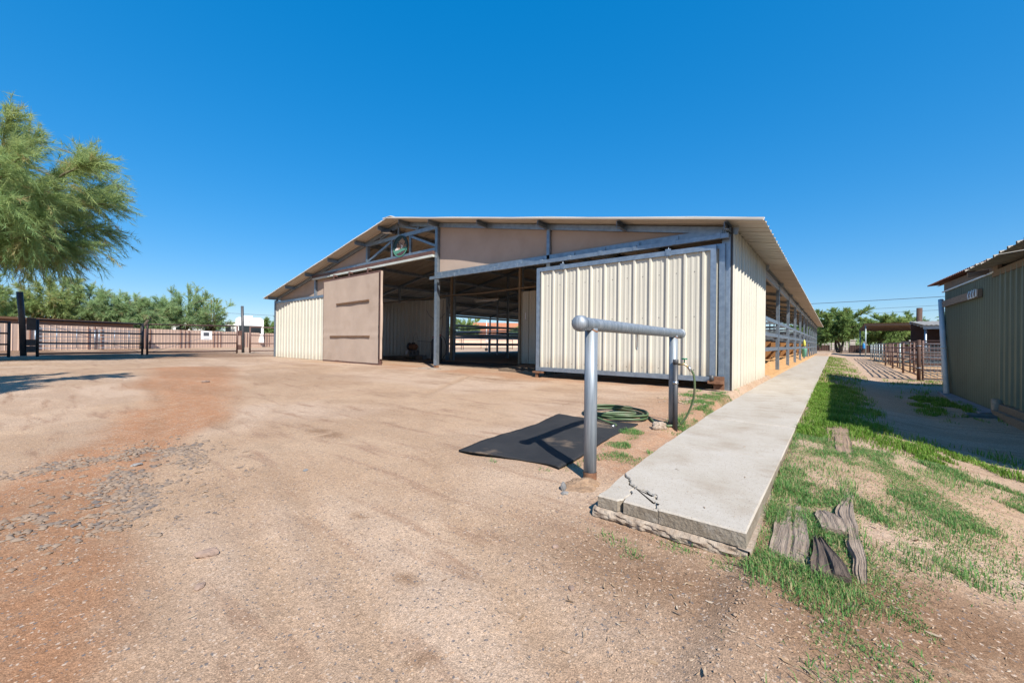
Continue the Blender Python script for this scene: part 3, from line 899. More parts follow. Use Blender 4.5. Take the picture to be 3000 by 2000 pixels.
# stall rails down both sides and the partitions between stalls
RAILZ = [(.615, .715), (1.02, 1.115), (1.43, 1.53)]
for px in (PX[0], PX[5]):
    for a, b in zip(FRAMES[1:-1], FRAMES[2:]):
        for z0, z1 in RAILZ:
            MB().box((px - .022, a + .05, z0), (px + .022, b - .15, z1)).build('stall_rail', M['galv'], barn)
for px in (PX[1] + .2, PX[2], PX[3], PX[4] - .2):
    for a, b in zip(FRAMES[1:-1:1], FRAMES[2:]):
        if px in (PX[1] + .2, PX[4] - .2): continue
        for z0, z1 in RAILZ:
            MB().box((px - .02, a + .05, z0), (px + .02, b - .06, z1)).build('stall_rail', M['galv'], barn)
for fy in FRAMES[2:]:
    for xa, xb in ((PX[0], PX[2]), (PX[3], PX[5])):
        for z0, z1 in ((.62, .70), (1.0, 1.08), (1.22, 1.29), (1.45, 1.53)):
            MB().box((xa + .05, fy - .10, z0), (xb - .05, fy - .06, z1)).build('partition_rail', M['galv'], barn)
    MB().box((PX[4] - .9, fy - .055, .02), (PX[5] - .55, fy - .03, .93)).build('partition_board', M['plywood'], barn)
# lower boards inside the first stall back
MB().box((PX[3] + .1, 11.66, .0), (PX[5] - .1, 11.69, .95)).build('partition_board', M['plywood'], barn)

# right sliding door (and the second leaf parked behind it)
def sliding_leaf(x0, x1, z0, z1, yf):
    w = x1 - x0; d = .05
    mb = MB()
    fw = .085
    # mitred square tube frame
    for poly in (((x0, z0), (x1, z0), (x1 - fw, z0 + fw), (x0 + fw, z0 + fw)), ((x1, z0), (x1, z1), (x1 - fw, z1 - fw), (x1 - fw, z0 + fw)),
                 ((x1, z1), (x0, z1), (x0 + fw, z1 - fw), (x1 - fw, z1 - fw)), ((x0, z1), (x0, z0), (x0 + fw, z0 + fw), (x0 + fw, z1 - fw))):
        mb.prism([(x, yf, z) for x, z in poly], (0, d, 0))
    door = mb.build('sliding_door', M['galv'], barn)
    zi0, zi1 = z0 + fw, z1 - fw
    n = int(math.ceil((w - 2 * fw) / .9144))
    for k in range(n):
        wd = min(.9144, w - 2 * fw - k * .9144)
        scr = [(u + .205, z) for u in (0, .3048, .6096) if u + .21 < wd for z in (.10, zi1 - zi0 - .33, (zi1 - zi0) * .48, .42) if z != .42]
        me = sheet_mesh('door_sheet', rib_profile(wd), zi1 - zi0, [M['cream'], M['screw']], screws=scr)
        o = link('door_sheet', me, door)
        o.location = (x0 + fw + k * .9144, yf + .042, zi0)
    return door
d1 = sliding_leaf(-5.227, -1.545, .145, 2.45, BY - .26)
d2 = sliding_leaf(-5.05, -1.43, .155, 2.475, BY - .165)
def hanger(x, parent, ztop, yf):
    mb = MB(); mb.box((x - .05, yf - .008, ztop - .10), (x + .05, yf - .001, ztop + .03)); mb.tube([(x, yf + .02, ztop - .01), (x, yf + .02, ztop + .075)], .009, 8)
    mb.box((x - .03, yf - .016, ztop - .085), (x + .03, yf - .009, ztop - .035))
    mb.build('door_hanger', M['galv'], parent)
for x in (-4.55, -2.33): hanger(x, d1, 2.45, BY - .26)
mb = MB(); mb.box((-1.64, BY - .35, .12), (-1.40, BY - .28, .17)); mb.box((-1.56, BY - .283, .02), (-1.40, BY - .27, .24)); mb.build('corner_guide', M['rust'], barn)
mb = MB(); mb.tube([(-1.58, BY - .33, .17), (-1.58, BY - .33, .26)], .035, 10); mb.build('guide_roller', M['pvc'], barn)
mb = MB(); mb.box((-5.2, BY - .31, -.04), (-5.14, BY - .26, .10)); mb.box((-5.27, BY - .33, .10), (-5.02, BY - .22, .135)); mb.build('floor_guide', M['rust'], barn)
mb = MB(); mb.box((-2.34, BY - .33, 1.03), (-2.29, BY - .305, 1.12)); 

# left sliding door: tan cloth on a brown frame, two wooden battens
mb = MB()
for a, b in (((-15.2, .03), (-11.38, .03)), ((-15.2, 3.03), (-11.38, 3.03)), ((-15.18, .0), (-15.18, 3.06)), ((-11.40, .0), (-11.40, 3.06))):
    mb.bar((a[0], BY - .25, a[1]), (b[0], BY - .25, b[1]), .06, .07)
d3 = mb.build('sliding_door', M['brown_steel'], barn)
vs = []; fs = []; n1, n2 = 30, 40
for i in range(n1 + 1):
    for j in range(n2 + 1):
        x = -15.17 + i * 3.70 / n1; z = .05 + j * 2.95 / n2
        e = math.sin(PI * i / n1)
        y = BY - .288 - .010 * e * math.sin(z * 2.2 + x * .5) - .006 * math.sin(x * 5 + z) * e
        for zs in (.93, 1.24, 2.08): y -= .012 * math.exp(-((z - zs - .02 * e) / .02) ** 2)
        vs.append((x, y, z))
for i in range(n1):
    for j in range(n2):
        a = i * (n2 + 1) + j; fs.append((a, a + n2 + 1, a + n2 + 2, a + 1))
MB().add(vs, fs, 0, True).build('cloth_panel', M['fabric'], d3)
vs = []; fs = []
for j in range(41):
    z = .2 + j * 2.83 / 40
    o_ = .022 * N1(z * 4, 2) + (.06 if z < 2.0 and z > .9 else .02) * N2(z * 1.4, 8)
    vs += [(-11.37, BY - .285, z), (-11.34 + o_, BY - .30 - o_ * .5, z), (-11.33 + o_ * .6, BY - .24, z)]
for j in range(40):
    for k in range(2): fs.append((j * 3 + k, j * 3 + k + 1, j * 3 + k + 4, j * 3 + k + 3))
MB().add(vs, fs, 0, True).build('frayed_cloth_edge', M['fabric'], d3)
M['batten_wood'] = mat('brown_batten', (.23, .125, .065), (.16, .085, .045), 4, rough=.8, stretch=(1, 6, 6))
for xa, xb, z, t in ((-14.15, -12.0, 2.10, .03), (-14.6, -11.95, .93, -.0)):
    MB().bar((xa, BY - .315, z), (xb, BY - .315, z + t), .03, .055).build('batten', M['batten_wood'], d3, .004)
for x in (-14.5, -13.4, -12.2):
    mb = MB(); mb.box((x - .03, BY - .26, 3.06), (x + .03, BY - .24, 3.222)); mb.box((x - .03, BY - .24, 3.16), (x + .03, BY - .08, 3.222)); mb.build('door_hanger', M['brown_steel'], d3)
mb = MB(); mb.box((-12.05, BY - .33, -.03), (-11.4, BY - .15, .0)); mb.build('floor_guide', M['rust'], barn)

# stall floor shavings, one drift per right-hand stall
mbs = []
for k, (a, b) in enumerate(zip(FRAMES[1:-1], FRAMES[2:])):
    if k > 5: break
    n = 18; vs = []; fs = []
    for i in range(n + 1):
        for j in range(n + 1):
            x = -5.0 + 3.72 * i / n; y = a + .05 + (b - a - .1) * j / n
            e = ss(0, .25, i / n) * ss(0, .15, j / n) * ss(0, .15, 1 - j / n)
            edge = 1 - .85 * ss(.86, 1, i / n)
            vs.append((x, y, -.05 + e * edge * (.20 + .10 * N1(x * 2.2, y * 2.2) + .05 * N2(x * 7, y * 7))))
    for i in range(n):
        for j in range(n):
            q = i * (n + 1) + j; fs.append((q, q + n + 1, q + n + 2, q + 1))
    o = MB().add(vs, fs, 0, True).build('wood_shavings', M['shavings'])
    tag(o, 'golden wood shavings heaped in the right hand stalls', kind='stuff')

# ------------------------------------------------------------------ things on and in the barn
# round painted sign hanging in the truss: layered cut-outs
sg = empty('round_sign', (-10.655, BY - .06, 3.77), 0, 'round painted ranch sign with deer and tree hanging in the barn truss', 'sign')
RXs, RZs = .385, .335
def ell(mb, rx, rz, y, th, n=40, mi=0, z0=None, z1=None):
    pts = [(rx * math.cos(2 * PI * k / n), y, rz * math.sin(2 * PI * k / n)) for k in range(n)]
    mb.prism(pts, (0, th, 0), mi); return mb
ell(MB(), RXs, RZs, 0, .02).build('backing', M['s_dark'], sg)
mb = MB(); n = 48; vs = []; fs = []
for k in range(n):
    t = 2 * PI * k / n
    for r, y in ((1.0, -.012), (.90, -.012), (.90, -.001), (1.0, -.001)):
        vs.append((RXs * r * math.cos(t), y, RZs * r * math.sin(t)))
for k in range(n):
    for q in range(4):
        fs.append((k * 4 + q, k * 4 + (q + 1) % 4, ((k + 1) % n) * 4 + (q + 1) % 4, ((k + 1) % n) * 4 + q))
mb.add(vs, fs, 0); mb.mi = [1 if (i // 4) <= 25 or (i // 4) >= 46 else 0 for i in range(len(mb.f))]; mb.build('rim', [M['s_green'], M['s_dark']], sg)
def cut(name, pts, m, y=-.006, th=.0045):
    mb = MB(); mb.prism([(x, y, z) for x, z in pts], (0, th, 0)); return mb.build(name, m, sg)
cut('hill', [(-.33, -.09), (-.2, -.10), (0, -.075), (.30, -.05), (.32, -.10), (.26, -.15), (.10, -.17), (0, -.20), (-.05, -.185), (-.09, -.225), (-.13, -.20), (-.17, -.235), (-.22, -.21), (-.29, -.16)], M['s_green'], -.009)
cut('lower_ground', [(-.19, -.245), (-.05, -.2), (.1, -.18), (.255, -.155), (.20, -.23), (.08, -.285), (-.08, -.285)], M['s_plum'], -.007)
cut('rocky_bluff', [(-.20, -.10), (-.18, .02), (-.15, .10), (-.11, .11), (-.10, .02), (-.04, .05), (.02, .0), (.10, .03), (.2, .0), (.31, .04), (.31, -.07)], M['s_brown'], -.0055)
tr = []
for k in range(22):
    t = 2 * PI * k / 22; r = .125 + .03 * math.sin(k * 2.7) + .015 * math.cos(k * 5)
    tr.append((.09 + r * 1.15 * math.cos(t), .105 + r * .95 * math.sin(t)))
cut('tree_shape', tr, M['s_tan'], -.011)
cut('tree_trunk_shape', [(.03, -.09), (.045, .05), (.0, .11), (.03, .12), (.07, .06), (.12, .1), (.13, .08), (.085, .03), (.09, -.09)], M['s_plum'], -.013)
cut('deer_shape', [(.06, -.075), (.065, .005), (.05, .03), (.065, .045), (.085, .035), (.09, .01), (.15, .008), (.16, -.02), (.155, -.075), (.14, -.075), (.138, -.03), (.10, -.03), (.09, -.075)], M['s_white'], -.0155)
cut('house_shape', [(-.26, -.115), (-.25, -.06), (-.19, -.055), (-.16, -.02), (-.15, -.055), (-.09, -.06), (-.09, -.11)], M['s_white'], -.012)
cut('barn_shape', [(-.09, -.11), (-.085, -.04), (-.05, -.03), (-.02, -.055), (-.01, -.10)], M['s_pink'], -.012)

fl = empty('floodlight', (-10.9, BY - .10, 4.24), 0, 'black flat floodlight bolted to the top beam of the barn truss', 'lamp')
mb = MB(); mb.bar((-.10, -.02, .04), (-.46, -.14, .06), .20, .07); mb.build('housing', M['black'], fl, .015)
mb = MB(); mb.bar((-.14, -.03, .0), (-.42, -.125, .02), .15, .006); mb.build('lens', M['white'], fl)
mb = MB(); mb.tube([(-.12, -.02, .03), (-.02, .02, -.02), (.0, .05, -.05)], .022, 8); mb.build('bracket', M['black'], fl)

lt = empty('strip_light', (-10.5, 11.40, 2.40), 0, 'dusty fluorescent strip light hanging from the pipe over the barn aisle', 'lamp')
MB().box((-.62, -.05, 0), (.62, .05, .05)).build('reflector', M['old_roof'], lt)
mb = MB(); mb.tube([(-.58, 0, -.018), (.58, 0, -.018)], .016, 8); mb.build('tube', M['white'], lt)
for x in (-.5, .5):
    mb = MB(); mb.tube([(x, 0, .05), (x, .02, .31)], .004, 6); mb.build('chain', M['rust'], lt)

fan = empty('wall_fan', (-14.2, 18.6, 2.55), math.radians(-35), 'dark round cage fan hung from the roof inside the barn', 'fan')
mb = MB()
for r in (.12, .22, .32, .40):
    mb.tube([(r * math.cos(2 * PI * k / 20), -.06 + .1 * (r - .1), r * math.sin(2 * PI * k / 20)) for k in range(21)], .006, 5)
for k in range(12):
    t = 2 * PI * k / 12; mb.tube([(0, -.07, 0), (.4 * math.cos(t), -.03, .4 * math.sin(t))], .004, 5)
mb.build('guard', M['dark_steel'], fan)
for k in range(4):
    t = k * PI / 2 + .4; c, s = math.cos(t), math.sin(t)
    mb = MB(); mb.prism([(.05 * c - .03 * s, .0, .05 * s + .03 * c), (.36 * c - .10 * s, .03, .36 * s + .10 * c), (.36 * c + .08 * s, -.02, .36 * s - .08 * c), (.05 * c + .03 * s, -.01, .05 * s - .03 * c)], (0, .006, 0))
    mb.build('blade', M['black'], fan)
mb = MB(); mb.tube([(0, 0, 0), (0, .22, 0)], .08, 12); mb.build('motor', M['black'], fan)
mb = MB(); mb.tube([(0, .12, 0), (0, .12, .75)], .015, 6); mb.build('hanger_rod', M['dark_steel'], fan)

def cinder(loc, rz, lab, rx=0):
    o = empty('cinder_block', loc, rz, lab, 'block')
    o.rotation_euler.x = rx
    mb = MB()
    w, h, d = .40, .20, .20
    for lo, hi in (((0, 0, 0), (w, .03, h)), ((0, d - .03, 0), (w, d, h)), ((0, .03, 0), (.035, d - .03, h)), ((w - .035, .03, 0), (w, d - .03, h)), ((w / 2 - .018, .03, 0), (w / 2 + .018, d - .03, h))):
        mb.box(lo, hi)
    mb.build('block_body', M['rough_conc'], o)
M['grey_block'] = mat('grey_block', (0.25, 0.245, 0.24), (0.19, 0.185, 0.18), 14, rough=.95, bump=.6, bscale=60)
for (l, r, t, rx) in (((-14.28, 10.72, .20), .3, 'grey cinder block turned on edge under the old motor', PI / 2), ((-14.55, 10.80, .0), -.15, 'grey cinder block flat on the ground left of the old motor', 0), ((-14.0, 10.78, .0), .05, 'grey cinder block flat on the ground beside the wood offcut', 0)):
    cinder(l, r, t, rx)
    for c in COL.objects[-1:]: pass
for o in COL.objects:
    if o.name.startswith('block_body'): o.data.materials[0] = M['grey_block']
mo = empty('old_motor', (-14.15, 10.72, .40), .2, 'rusty old pump motor with loose wires sitting on cinder blocks', 'motor')
mb = MB(); mb.lathe([(0, -.22), (.10, -.21), (.125, -.16), (.125, .12), (.10, .17), (.05, .19), (.03, .24), (0, .24)], (0, 0, .15), 18, 'X'); mb.build('motor_body', M['rust'], mo)
mb = MB(); mb.lathe([(0, -.07), (.15, -.06), (.17, -.01), (.15, .05), (0, .06)], (-.2, 0, .16), 16, 'X'); mb.build('pulley', M['dark_steel'], mo)
mb = MB(); mb.box((-.12, -.08, .005), (.1, .08, .04)); mb.box((-.05, -.05, .26), (.06, .05, .33)); mb.build('mount', M['dark_steel'], mo)
mb = MB(); mb.tube([(.03, -.02, .32), (.02, -.03, .55), (.06, .1, .78), (.09, .16, .5)], .006, 6); mb.build('wire', M['wire'], mo)
mb = MB(); mb.prism([(0, 0, 0), (.34, -.06, 0), (.38, .05, 0), (.3, .12, 0), (.04, .1, 0)], (0, 0, .16)); o = mb.build('wood_offcut', M['wood'], None, .01)
o.location = (-13.85, 10.60, .01); tag(o, 'pale wood offcut on the ground beside the cinder blocks', 'offcut')
mb = MB(); mb.prism([(0, 0, 0), (.12, 0, 0), (.12, .002, .15), (0, .002, .15)], (0, .002, 0)); o = mb.build('paper_tag', M['paper']); o.location = (-14.70, 10.70, .22)
o.rotation_euler = (-.2, 0, .2); tag(o, 'small white card propped against the grey cinder block', 'card')
for (x, y, h, lab) in ((-13.12, 10.95, .92, 'slim black gas cylinder with red valve against the cream wall'), (-12.62, 10.9, 1.0, 'taller dark gas cylinder with black hose behind the centre post')):
    g_ = empty('gas_cylinder', (x, y, 0), .5, lab, 'cylinder')
    mb = MB(); mb.lathe([(0, 0), (.075, 0), (.08, .02), (.08, h - .16), (.07, h - .09), (.03, h - .03), (.028, h), (0, h)], (0, 0, 0), 16); mb.build('bottle', M['pvc'], g_)
    mb = MB(); mb.tube([(0, 0, h), (0, 0, h + .09)], .014, 8); mb.tube([(-.05, 0, h + .05), (.06, 0, h + .05)], .012, 8); mb.build('valve', M['red_lens'], g_)
    mb = MB(); mb.tube([(.06, 0, h + .04), (.2, -.05, h - .08), (.30, -.05, h * .6), (.27, -.03, .3), (.12, -.1, .04), (.3, -.18, .02)], .012, 8); mb.build('gas_hose', M['black'], g_)
mb = MB(); mb.tube([(-13.1, 11.47, 2.6), (-13.12, 11.46, 1.6), (-13.18, 11.45, 1.0), (-13.4, 11.44, .72), (-13.9, 11.4, .78), (-14.1, 10.9, .8)], .009, 6)
o = mb.build('power_cord', M['wire']); tag(o, 'thin cord hanging down the inner cream wall to the old motor', 'cord')
mb = MB(); mb.tube([(-14.2, 11.45, 2.2), (-14.0, 11.44, 1.95), (-13.6, 11.44, 1.72), (-13.2, 11.44, 1.80), (-12.95, 11.44, 2.0)], .009, 6)
o = mb.build('looped_cord', M['wire']); tag(o, 'dark cord sagging in a loop high on the inner cream wall', 'cord')
pl = empty('shipping_pallet', (-15.6, 10.2, 0), .03, 'old wooden pallet lying in shade behind the tan sliding door', 'pallet')
for k in range(6): MB().box((k * .27, 0, .10), (k * .27 + .12, 1.0, .12)).build('slat', M['wood'], pl)
for k in range(3): MB().box((0, k * .46, .02), (1.5, k * .46 + .07, .10)).build('runner', M['wood'], pl)
pl2 = empty('shipping_pallet', (-7.05, 8.15, -.03), -.1, 'grey wooden pallet on the ground left of the ribbed cream sliding door', 'pallet')
for k in range(7): MB().box((k * .24, 0, .085), (k * .24 + .11, .95, .105)).build('slat', M['wood'], pl2)
for k in range(3): MB().box((0, k * .44, .0), (1.6, k * .44 + .07, .085)).build('runner', M['wood'], pl2)
for (x, y, w, d, rz, lab) in ((-11.0, 9.9, 1.8, 1.2, .05, 'black rubber mat lying flat at the front of the barn aisle'), (-9.2, 10.3, 1.5, 1.1, -.2, 'dusty black rubber mat on the right side of the barn aisle floor')):
    mb = MB(); mb.box((-w / 2, -d / 2, 0), (w / 2, d / 2, .014)); o = mb.build('floor_mat', M['rubber'], None, .004); o.location = (x, y, gz1(x, y) + .012); o.rotation_euler = (0, 0, rz); tag(o, lab, 'mat')
mb = MB(); mb.prism([(0, 0, 0), (.05, 0, 0), (.05, 0, .24), (0, 0, .24)], (0, .003, 0)); o = mb.build('notice_paper', M['paper']); o.location = (-8.72, 11.522, 1.62); tag(o, 'narrow white notice on the inner cream wall right of the aisle', 'notice')
mb = MB()
fp = [(-9.42, 7.30), (-9.2, 7.16), (-8.9, 7.20), (-8.62, 7.12), (-8.45, 7.3), (-8.62, 7.48), (-8.8, 7.66), (-9.15, 7.62), (-9.35, 7.5)]
rough_poly(mb, fp, -.08, .022, .03); o = mb.build('post_footing', [M['rough_conc'], M['rough_conc']]); tag(o, 'ragged concrete pad under the centre post of the barn front', 'footing')

# bucket, feed bag and tools hung on the right-hand rails
bk = empty('feed_bucket', (BX1 + .10, 26.6, .10), 0, 'mint green feed bucket hanging on the outer stall rail', 'bucket')
mb = MB(); mb.lathe([(0, 0), (.09, 0), (.12, .42), (.13, .43), (.12, .44), (.105, .42), (.08, .03), (0, .03)], (0, 0, .08), 16); mb.build('pail', M['mint'], bk)
mb = MB(); mb.tube([(-.12, 0, .5), (-.08, -.02, .60), (0, -.03, .63), (.08, -.02, .60), (.12, 0, .5)], .006, 6); mb.build('handle', M['galv'], bk)
mb = MB(); mb.lathe([(0, 0), (.05, .02), (.07, .10), (.065, .25), (.035, .34), (.02, .38), (0, .39)], (0, 0, 0), 12); o = mb.build('yellow_jug', M['yellow']); o.location = (BX1 + .09, 26.9, .72); tag(o, 'yellow jug hung on the rail above the mint bucket', 'jug')

# ------------------------------------------------------------------ hitching rail
hr = empty('hitching_rail', (-1.26, 2.4, 0), 0, 'galvanized pipe hitching rail with two posts and domed end caps', 'hitching rail')
hr.location = (0, 0, 0)
P1 = Vector((-1.26, 2.40, -.13)); P2 = Vector((-1.29, 4.25, -.08))
A = Vector((-1.258, 2.235, .893)); B = Vector((-1.291, 4.50, .882))
mb = MB(); mb.tube([A, (A + B) / 2, B], .0435, 24, cap=False); mb.build('cross_pipe', M['pipe'], hr)
for p, top, rr in ((P1, .868, .0425), (P2, .86, .0415)):
    mb = MB(); mb.tube([p - Vector((0, 0, .1)), p + Vector((0, 0, .5)), Vector((p.x, p.y, top))], rr, 24); mb.build('post', M['pipe'], hr)
dv = (B - A).normalized()
for c, s in ((A, -1), (B, 1)):
    mb = MB(); prof_ = [(.0435, -.035), (.052, -.035), (.052, 0)] + [(.052 * math.cos(t), .052 * math.sin(t) * .75) for t in [k * PI / 2 / 8 for k in range(1, 9)]]
    mb.lathe([(r, h * s) for r, h in prof_], (0, 0, 0), 24, 'Y'); o = mb.build('end_cap', M['pipe'], hr); o.location = c; o.rotation_euler = (0, 0, math.atan2(-dv.x, dv.y))
for p, z in ((P1, .842), (P2, .83)):
    mb = MB(); n = 24
    vs = []; fs = []
    for k in range(n):
        t = 2 * PI * k / n
        sag = .022 * abs(math.cos(t)) ** 2
        for r, h in ((.0428, .008), (.0442, .014), (.0428, .02)):
            vs.append((p.x + r * math.cos(t), p.y + r * math.sin(t), z + h - sag + .01))
    for k in range(n):
        for q in range(2): fs.append((k * 3 + q, ((k + 1) % n) * 3 + q, ((k + 1) % n) * 3 + q + 1, k * 3 + q + 1))
    mb.add(vs, fs, 0, True); mb.build('weld_bead', M['rust'], hr)
    mb = MB(); mb.tube([(p.x, p.y, p.z - .05), (p.x, p.y, p.z + .045)], .0445, 24, cap=False); mb.build('rusted_foot', M['rust'], hr)
sp = A.lerp(B, .435)
mb = MB(); rl = []
for k in range(25):
    t = 2 * PI * k / 24
    x_ = .017 * math.cos(t); z_ = .017 * math.sin(t) + (.055 if math.sin(t) > 0 else -.055) * 1
    rl.append((sp.x, sp.y + x_, sp.z - .095 + z_))
mb.tube(rl, .0055, 8, cap=False); mb.build('tie_ring', M['steel'], hr)

# broken concrete footing lump round the near post
def lump(name, c, r, m, seed, lab=None, cat=None, flat=.5, n=3, group=None, parent=None, amp=.28):
    bm = bmesh.new(); bmesh.ops.create_icosphere(bm, subdivisions=n, radius=1)
    rr = random.Random(seed); off = [rr.uniform(0, 50) for _ in range(3)]
    for v in bm.verts:
        p = v.co.copy()
        k = 1 + amp * (N1(p.x * 1.7 + off[0] + 10, p.y * 1.7 + p.z * 1.3 + off[1] + 10) - .5) * 2 + .10 * (N2(p.x * 6 + off[2] + 20, p.y * 6 + p.z * 5 + 20) - .5) * 2
        v.co = Vector((p.x * r[0] * k, p.y * r[1] * k, p.z * r[2] * k))
    me = bpy.data.meshes.new(name); bm.to_mesh(me); bm.free(); me.materials.append(m)
    o = link(name, me, parent); o.location = c; o.rotation_euler = (0, 0, rr.uniform(0, 6))
    if lab: tag(o, lab, cat, group)
    return o
lump('post_footing', (-1.245, 2.26, -.165), (.115, .12, .06), M['soil_conc'], 5, 'soil covered lump of concrete round the foot of the near hitching post', 'footing', n=4, amp=.2)
lump('stone', (-1.305, 2.135, -.135), (.026, .02, .035), M['grey_rock'], 9, 'bluish grey stone standing against the hitching post footing', 'stone')
lump('stone', (-1.265, 2.085, -.145), (.03, .022, .014), M['grey_rock'], 10, 'small flat grey stone in front of the hitching post footing', 'stone')
lump('stone', (-1.355, 4.02, -.05), (.075, .06, .05), M['conc_lump'], 12, 'knobbly tan rock at the foot of the far hitching post', 'stone', n=4)
for (x, y, r, mm, s, lab) in ((-2.12, .52, .042, 'rock', 1, 'lone oval brown stone on bare gravel in the left foreground'), (-1.87, .44, .022, 'rock', 2, 'small tan stone nearest the bottom edge, right of the oval stone'), (-.985, 1.55, .018, 'rock', 3, 'pinkish pebble on the dark soil in front of the broken slab'),
                              (-.77, 1.33, .016, 'rock', 4, 'round reddish brown pebble on gravel below the broken slab'), (-9.6, 2.3, .07, 'rock', 5, 'brown stone lying alone at the edge of the tree shade'), (-2.9, 1.28, .022, 'grey_rock', 6, 'small dark grey stone on open gravel left of the mat'),
                              (-4.05, .56, .035, 'grey_rock', 7, 'dark grey stone at the upper rim of the rocky patch')):
    lump('stone', (x, y, gz1(x, y) + r * .15), (r, r * .72, r * .42), M[mm], 30 + s, lab, 'stone')

# standpipe with tap
sp_ = empty('standpipe', (-1.243, 4.175, -.09), 0, 'dark plastic water standpipe with green tap strapped to the far hitching post', 'standpipe')
mb = MB(); mb.tube([(0, 0, -.06), (0, 0, .66)], .024, 16); mb.lathe([(.024, .655), (.027, .655), (.027, .70), (.022, .705), (0, .705)], (0, 0, 0), 16); mb.build('pipe_sleeve', M['pvc'], sp_)
mb = MB(); mb.tube([(.02, .01, .655), (.075, .03, .66), (.10, .04, .64), (.125, .05, .60)], .011, 10); mb.build('tap_body', M['brass'], sp_)
mb = MB(); mb.tube([(.075, .03, .66), (.075, .03, .71)], .006, 8); mb.lathe([(0, 0), (.028, 0), (.03, .008), (.028, .014), (0, .014)], (.075, .03, .705), 12); mb.build('tap_handle', M['green_paint'], sp_)
mb = MB(); mb.tube([(.0255 * math.cos(t), .0255 * math.sin(t) , .47) for t in [k * 2 * PI / 16 for k in range(17)]], .004, 5); 
mb.lathe([(.0262, .455), (.0268, .455), (.0268, .485), (.0262, .485)], (0, 0, 0), 16); mb.build('pipe_strap', M['steel'], sp_)

# garden hose: drop from the tap, run, coil
hz = lambda x, y: gz1(x, y) + .012
hose = empty('garden_hose', (-1.95, 4.3, 0), 0, 'green garden hose coiled on the ground with its end on the mat', 'hose'); hose.location = (0, 0, 0)
def smooth(pts, k=6):
    P = [Vector(p) for p in pts]; out = []
    P = [P[0]] + P + [P[-1]]
    for i in range(1, len(P) - 2):
        for t in range(k):
            u = t / k
            a, b, c, d = P[i - 1], P[i], P[i + 1], P[i + 2]
            out.append(.5 * ((2 * b) + (c - a) * u + (2 * a - 5 * b + 4 * c - d) * u * u + (3 * b - a - 3 * c + d) * u ** 3))
    out.append(P[-2]); return out
drop = [(-1.118, 4.225, .52), (-1.09, 4.24, .47), (-1.08, 4.25, .34), (-1.10, 4.27, .2), (-1.16, 4.28, .04), (-1.215, 4.26, -.05)]
mb = MB(); mb.tube(smooth(drop), .0105, 10); mb.build('hose_drop', M['hose'], hose)
mb = MB(); mb.tube([(-1.13, 4.22, .545), (-1.112, 4.228, .50)], .014, 10); mb.build('coupling', M['steel'], hose)
pts = [(-1.22, 4.22, -.055), (-1.33, 4.14, hz(-1.33, 4.14)), (-1.45, 4.2, hz(-1.45, 4.2)), (-1.60, 4.42, hz(-1.6, 4.42) + .01)]
cx, cy, rx_, ry_ = -1.97, 4.33, .38, .28
rr = random.Random(4)
for k in range(0, 5 * 14):
    t = -.1 + 2 * PI * k / 14
    lay = k / 14
    a_ = rx_ * (1 - .05 * (lay % 3)) + rr.uniform(-.015, .015); b_ = ry_ * (1 - .06 * (lay % 2.3)) + rr.uniform(-.015, .015)
    x = cx + a_ * math.cos(t) + .02 * math.sin(lay * 2); y = cy + b_ * math.sin(t)
    pts.append((x, y, hz(x, y) + .004 + .0125 * lay + rr.uniform(0, .008)))
x0, y0, z0 = pts[-1]
pts += [(-1.72, 4.28, hz(-1.7, 4.3) + .07), (-1.95, 4.12, hz(-1.9, 4.1) + .07), (-2.05, 4.02, -.03), (-1.93, 3.93, -.045), (-1.80, 3.90, -.062), (-1.735, 3.86, -.066), (-1.73, 3.80, -.068)]
mb = MB(); mb.tube(smooth(pts, 5), .0115, 10); mb.build('hose_coil', M['hose'], hose)
mb = MB(); mb.tube([(-1.73, 3.81, -.068), (-1.735, 3.765, -.070)], .0155, 12); mb.build('coupling', M['steel'], hose)

# rubber stall mat in front of the rail
mat_pts = [(-2.39, 2.29), (-1.51, 2.38), (-1.60, 4.07), (-2.51, 4.01)]
n1, n2 = 26, 52; vs = []; fs = []
for i in range(n1 + 1):
    for j in range(n2 + 1):
        u, v = i / n1, j / n2
        a = Vector(mat_pts[0]).lerp(Vector(mat_pts[1]), u); b = Vector(mat_pts[3]).lerp(Vector(mat_pts[2]), u)
        p = a.lerp(b, v)
        wx = .035 * math.sin(v * 9 + 1) * (1 - 2 * abs(u - .5)) * 0 + (.03 * math.sin(v * 7.5) * (u - .5))
        wy = -.05 * math.sin(u * 5.2 + .3) * (1 - v) ** 2 + .06 * math.sin(u * PI) * (1 - v) ** 3
        x, y = p.x + wx, p.y + wy
        z = gz1(x, y) + .012 + .016 * (1 - v) ** 4 * (math.sin(u * 8) * .5 + .6) + .006 * math.sin(u * 5 + v * 8)
        vs.append((x, y, max(z, gz1(x, y) + .007)))
for i in range(n1):
    for j in range(n2):
        a = i * (n2 + 1) + j; fs.append((a, a + n2 + 1, a + n2 + 2, a + 1))
o = MB().add(vs, fs, 0, True).build('rubber_mat', M['rubber'], None)
md = o.modifiers.new('thickness', 'SOLIDIFY'); md.thickness = .012; md.offset = 1
tag(o, 'wavy black rubber mat on the dirt beside the hitching rail', 'mat')

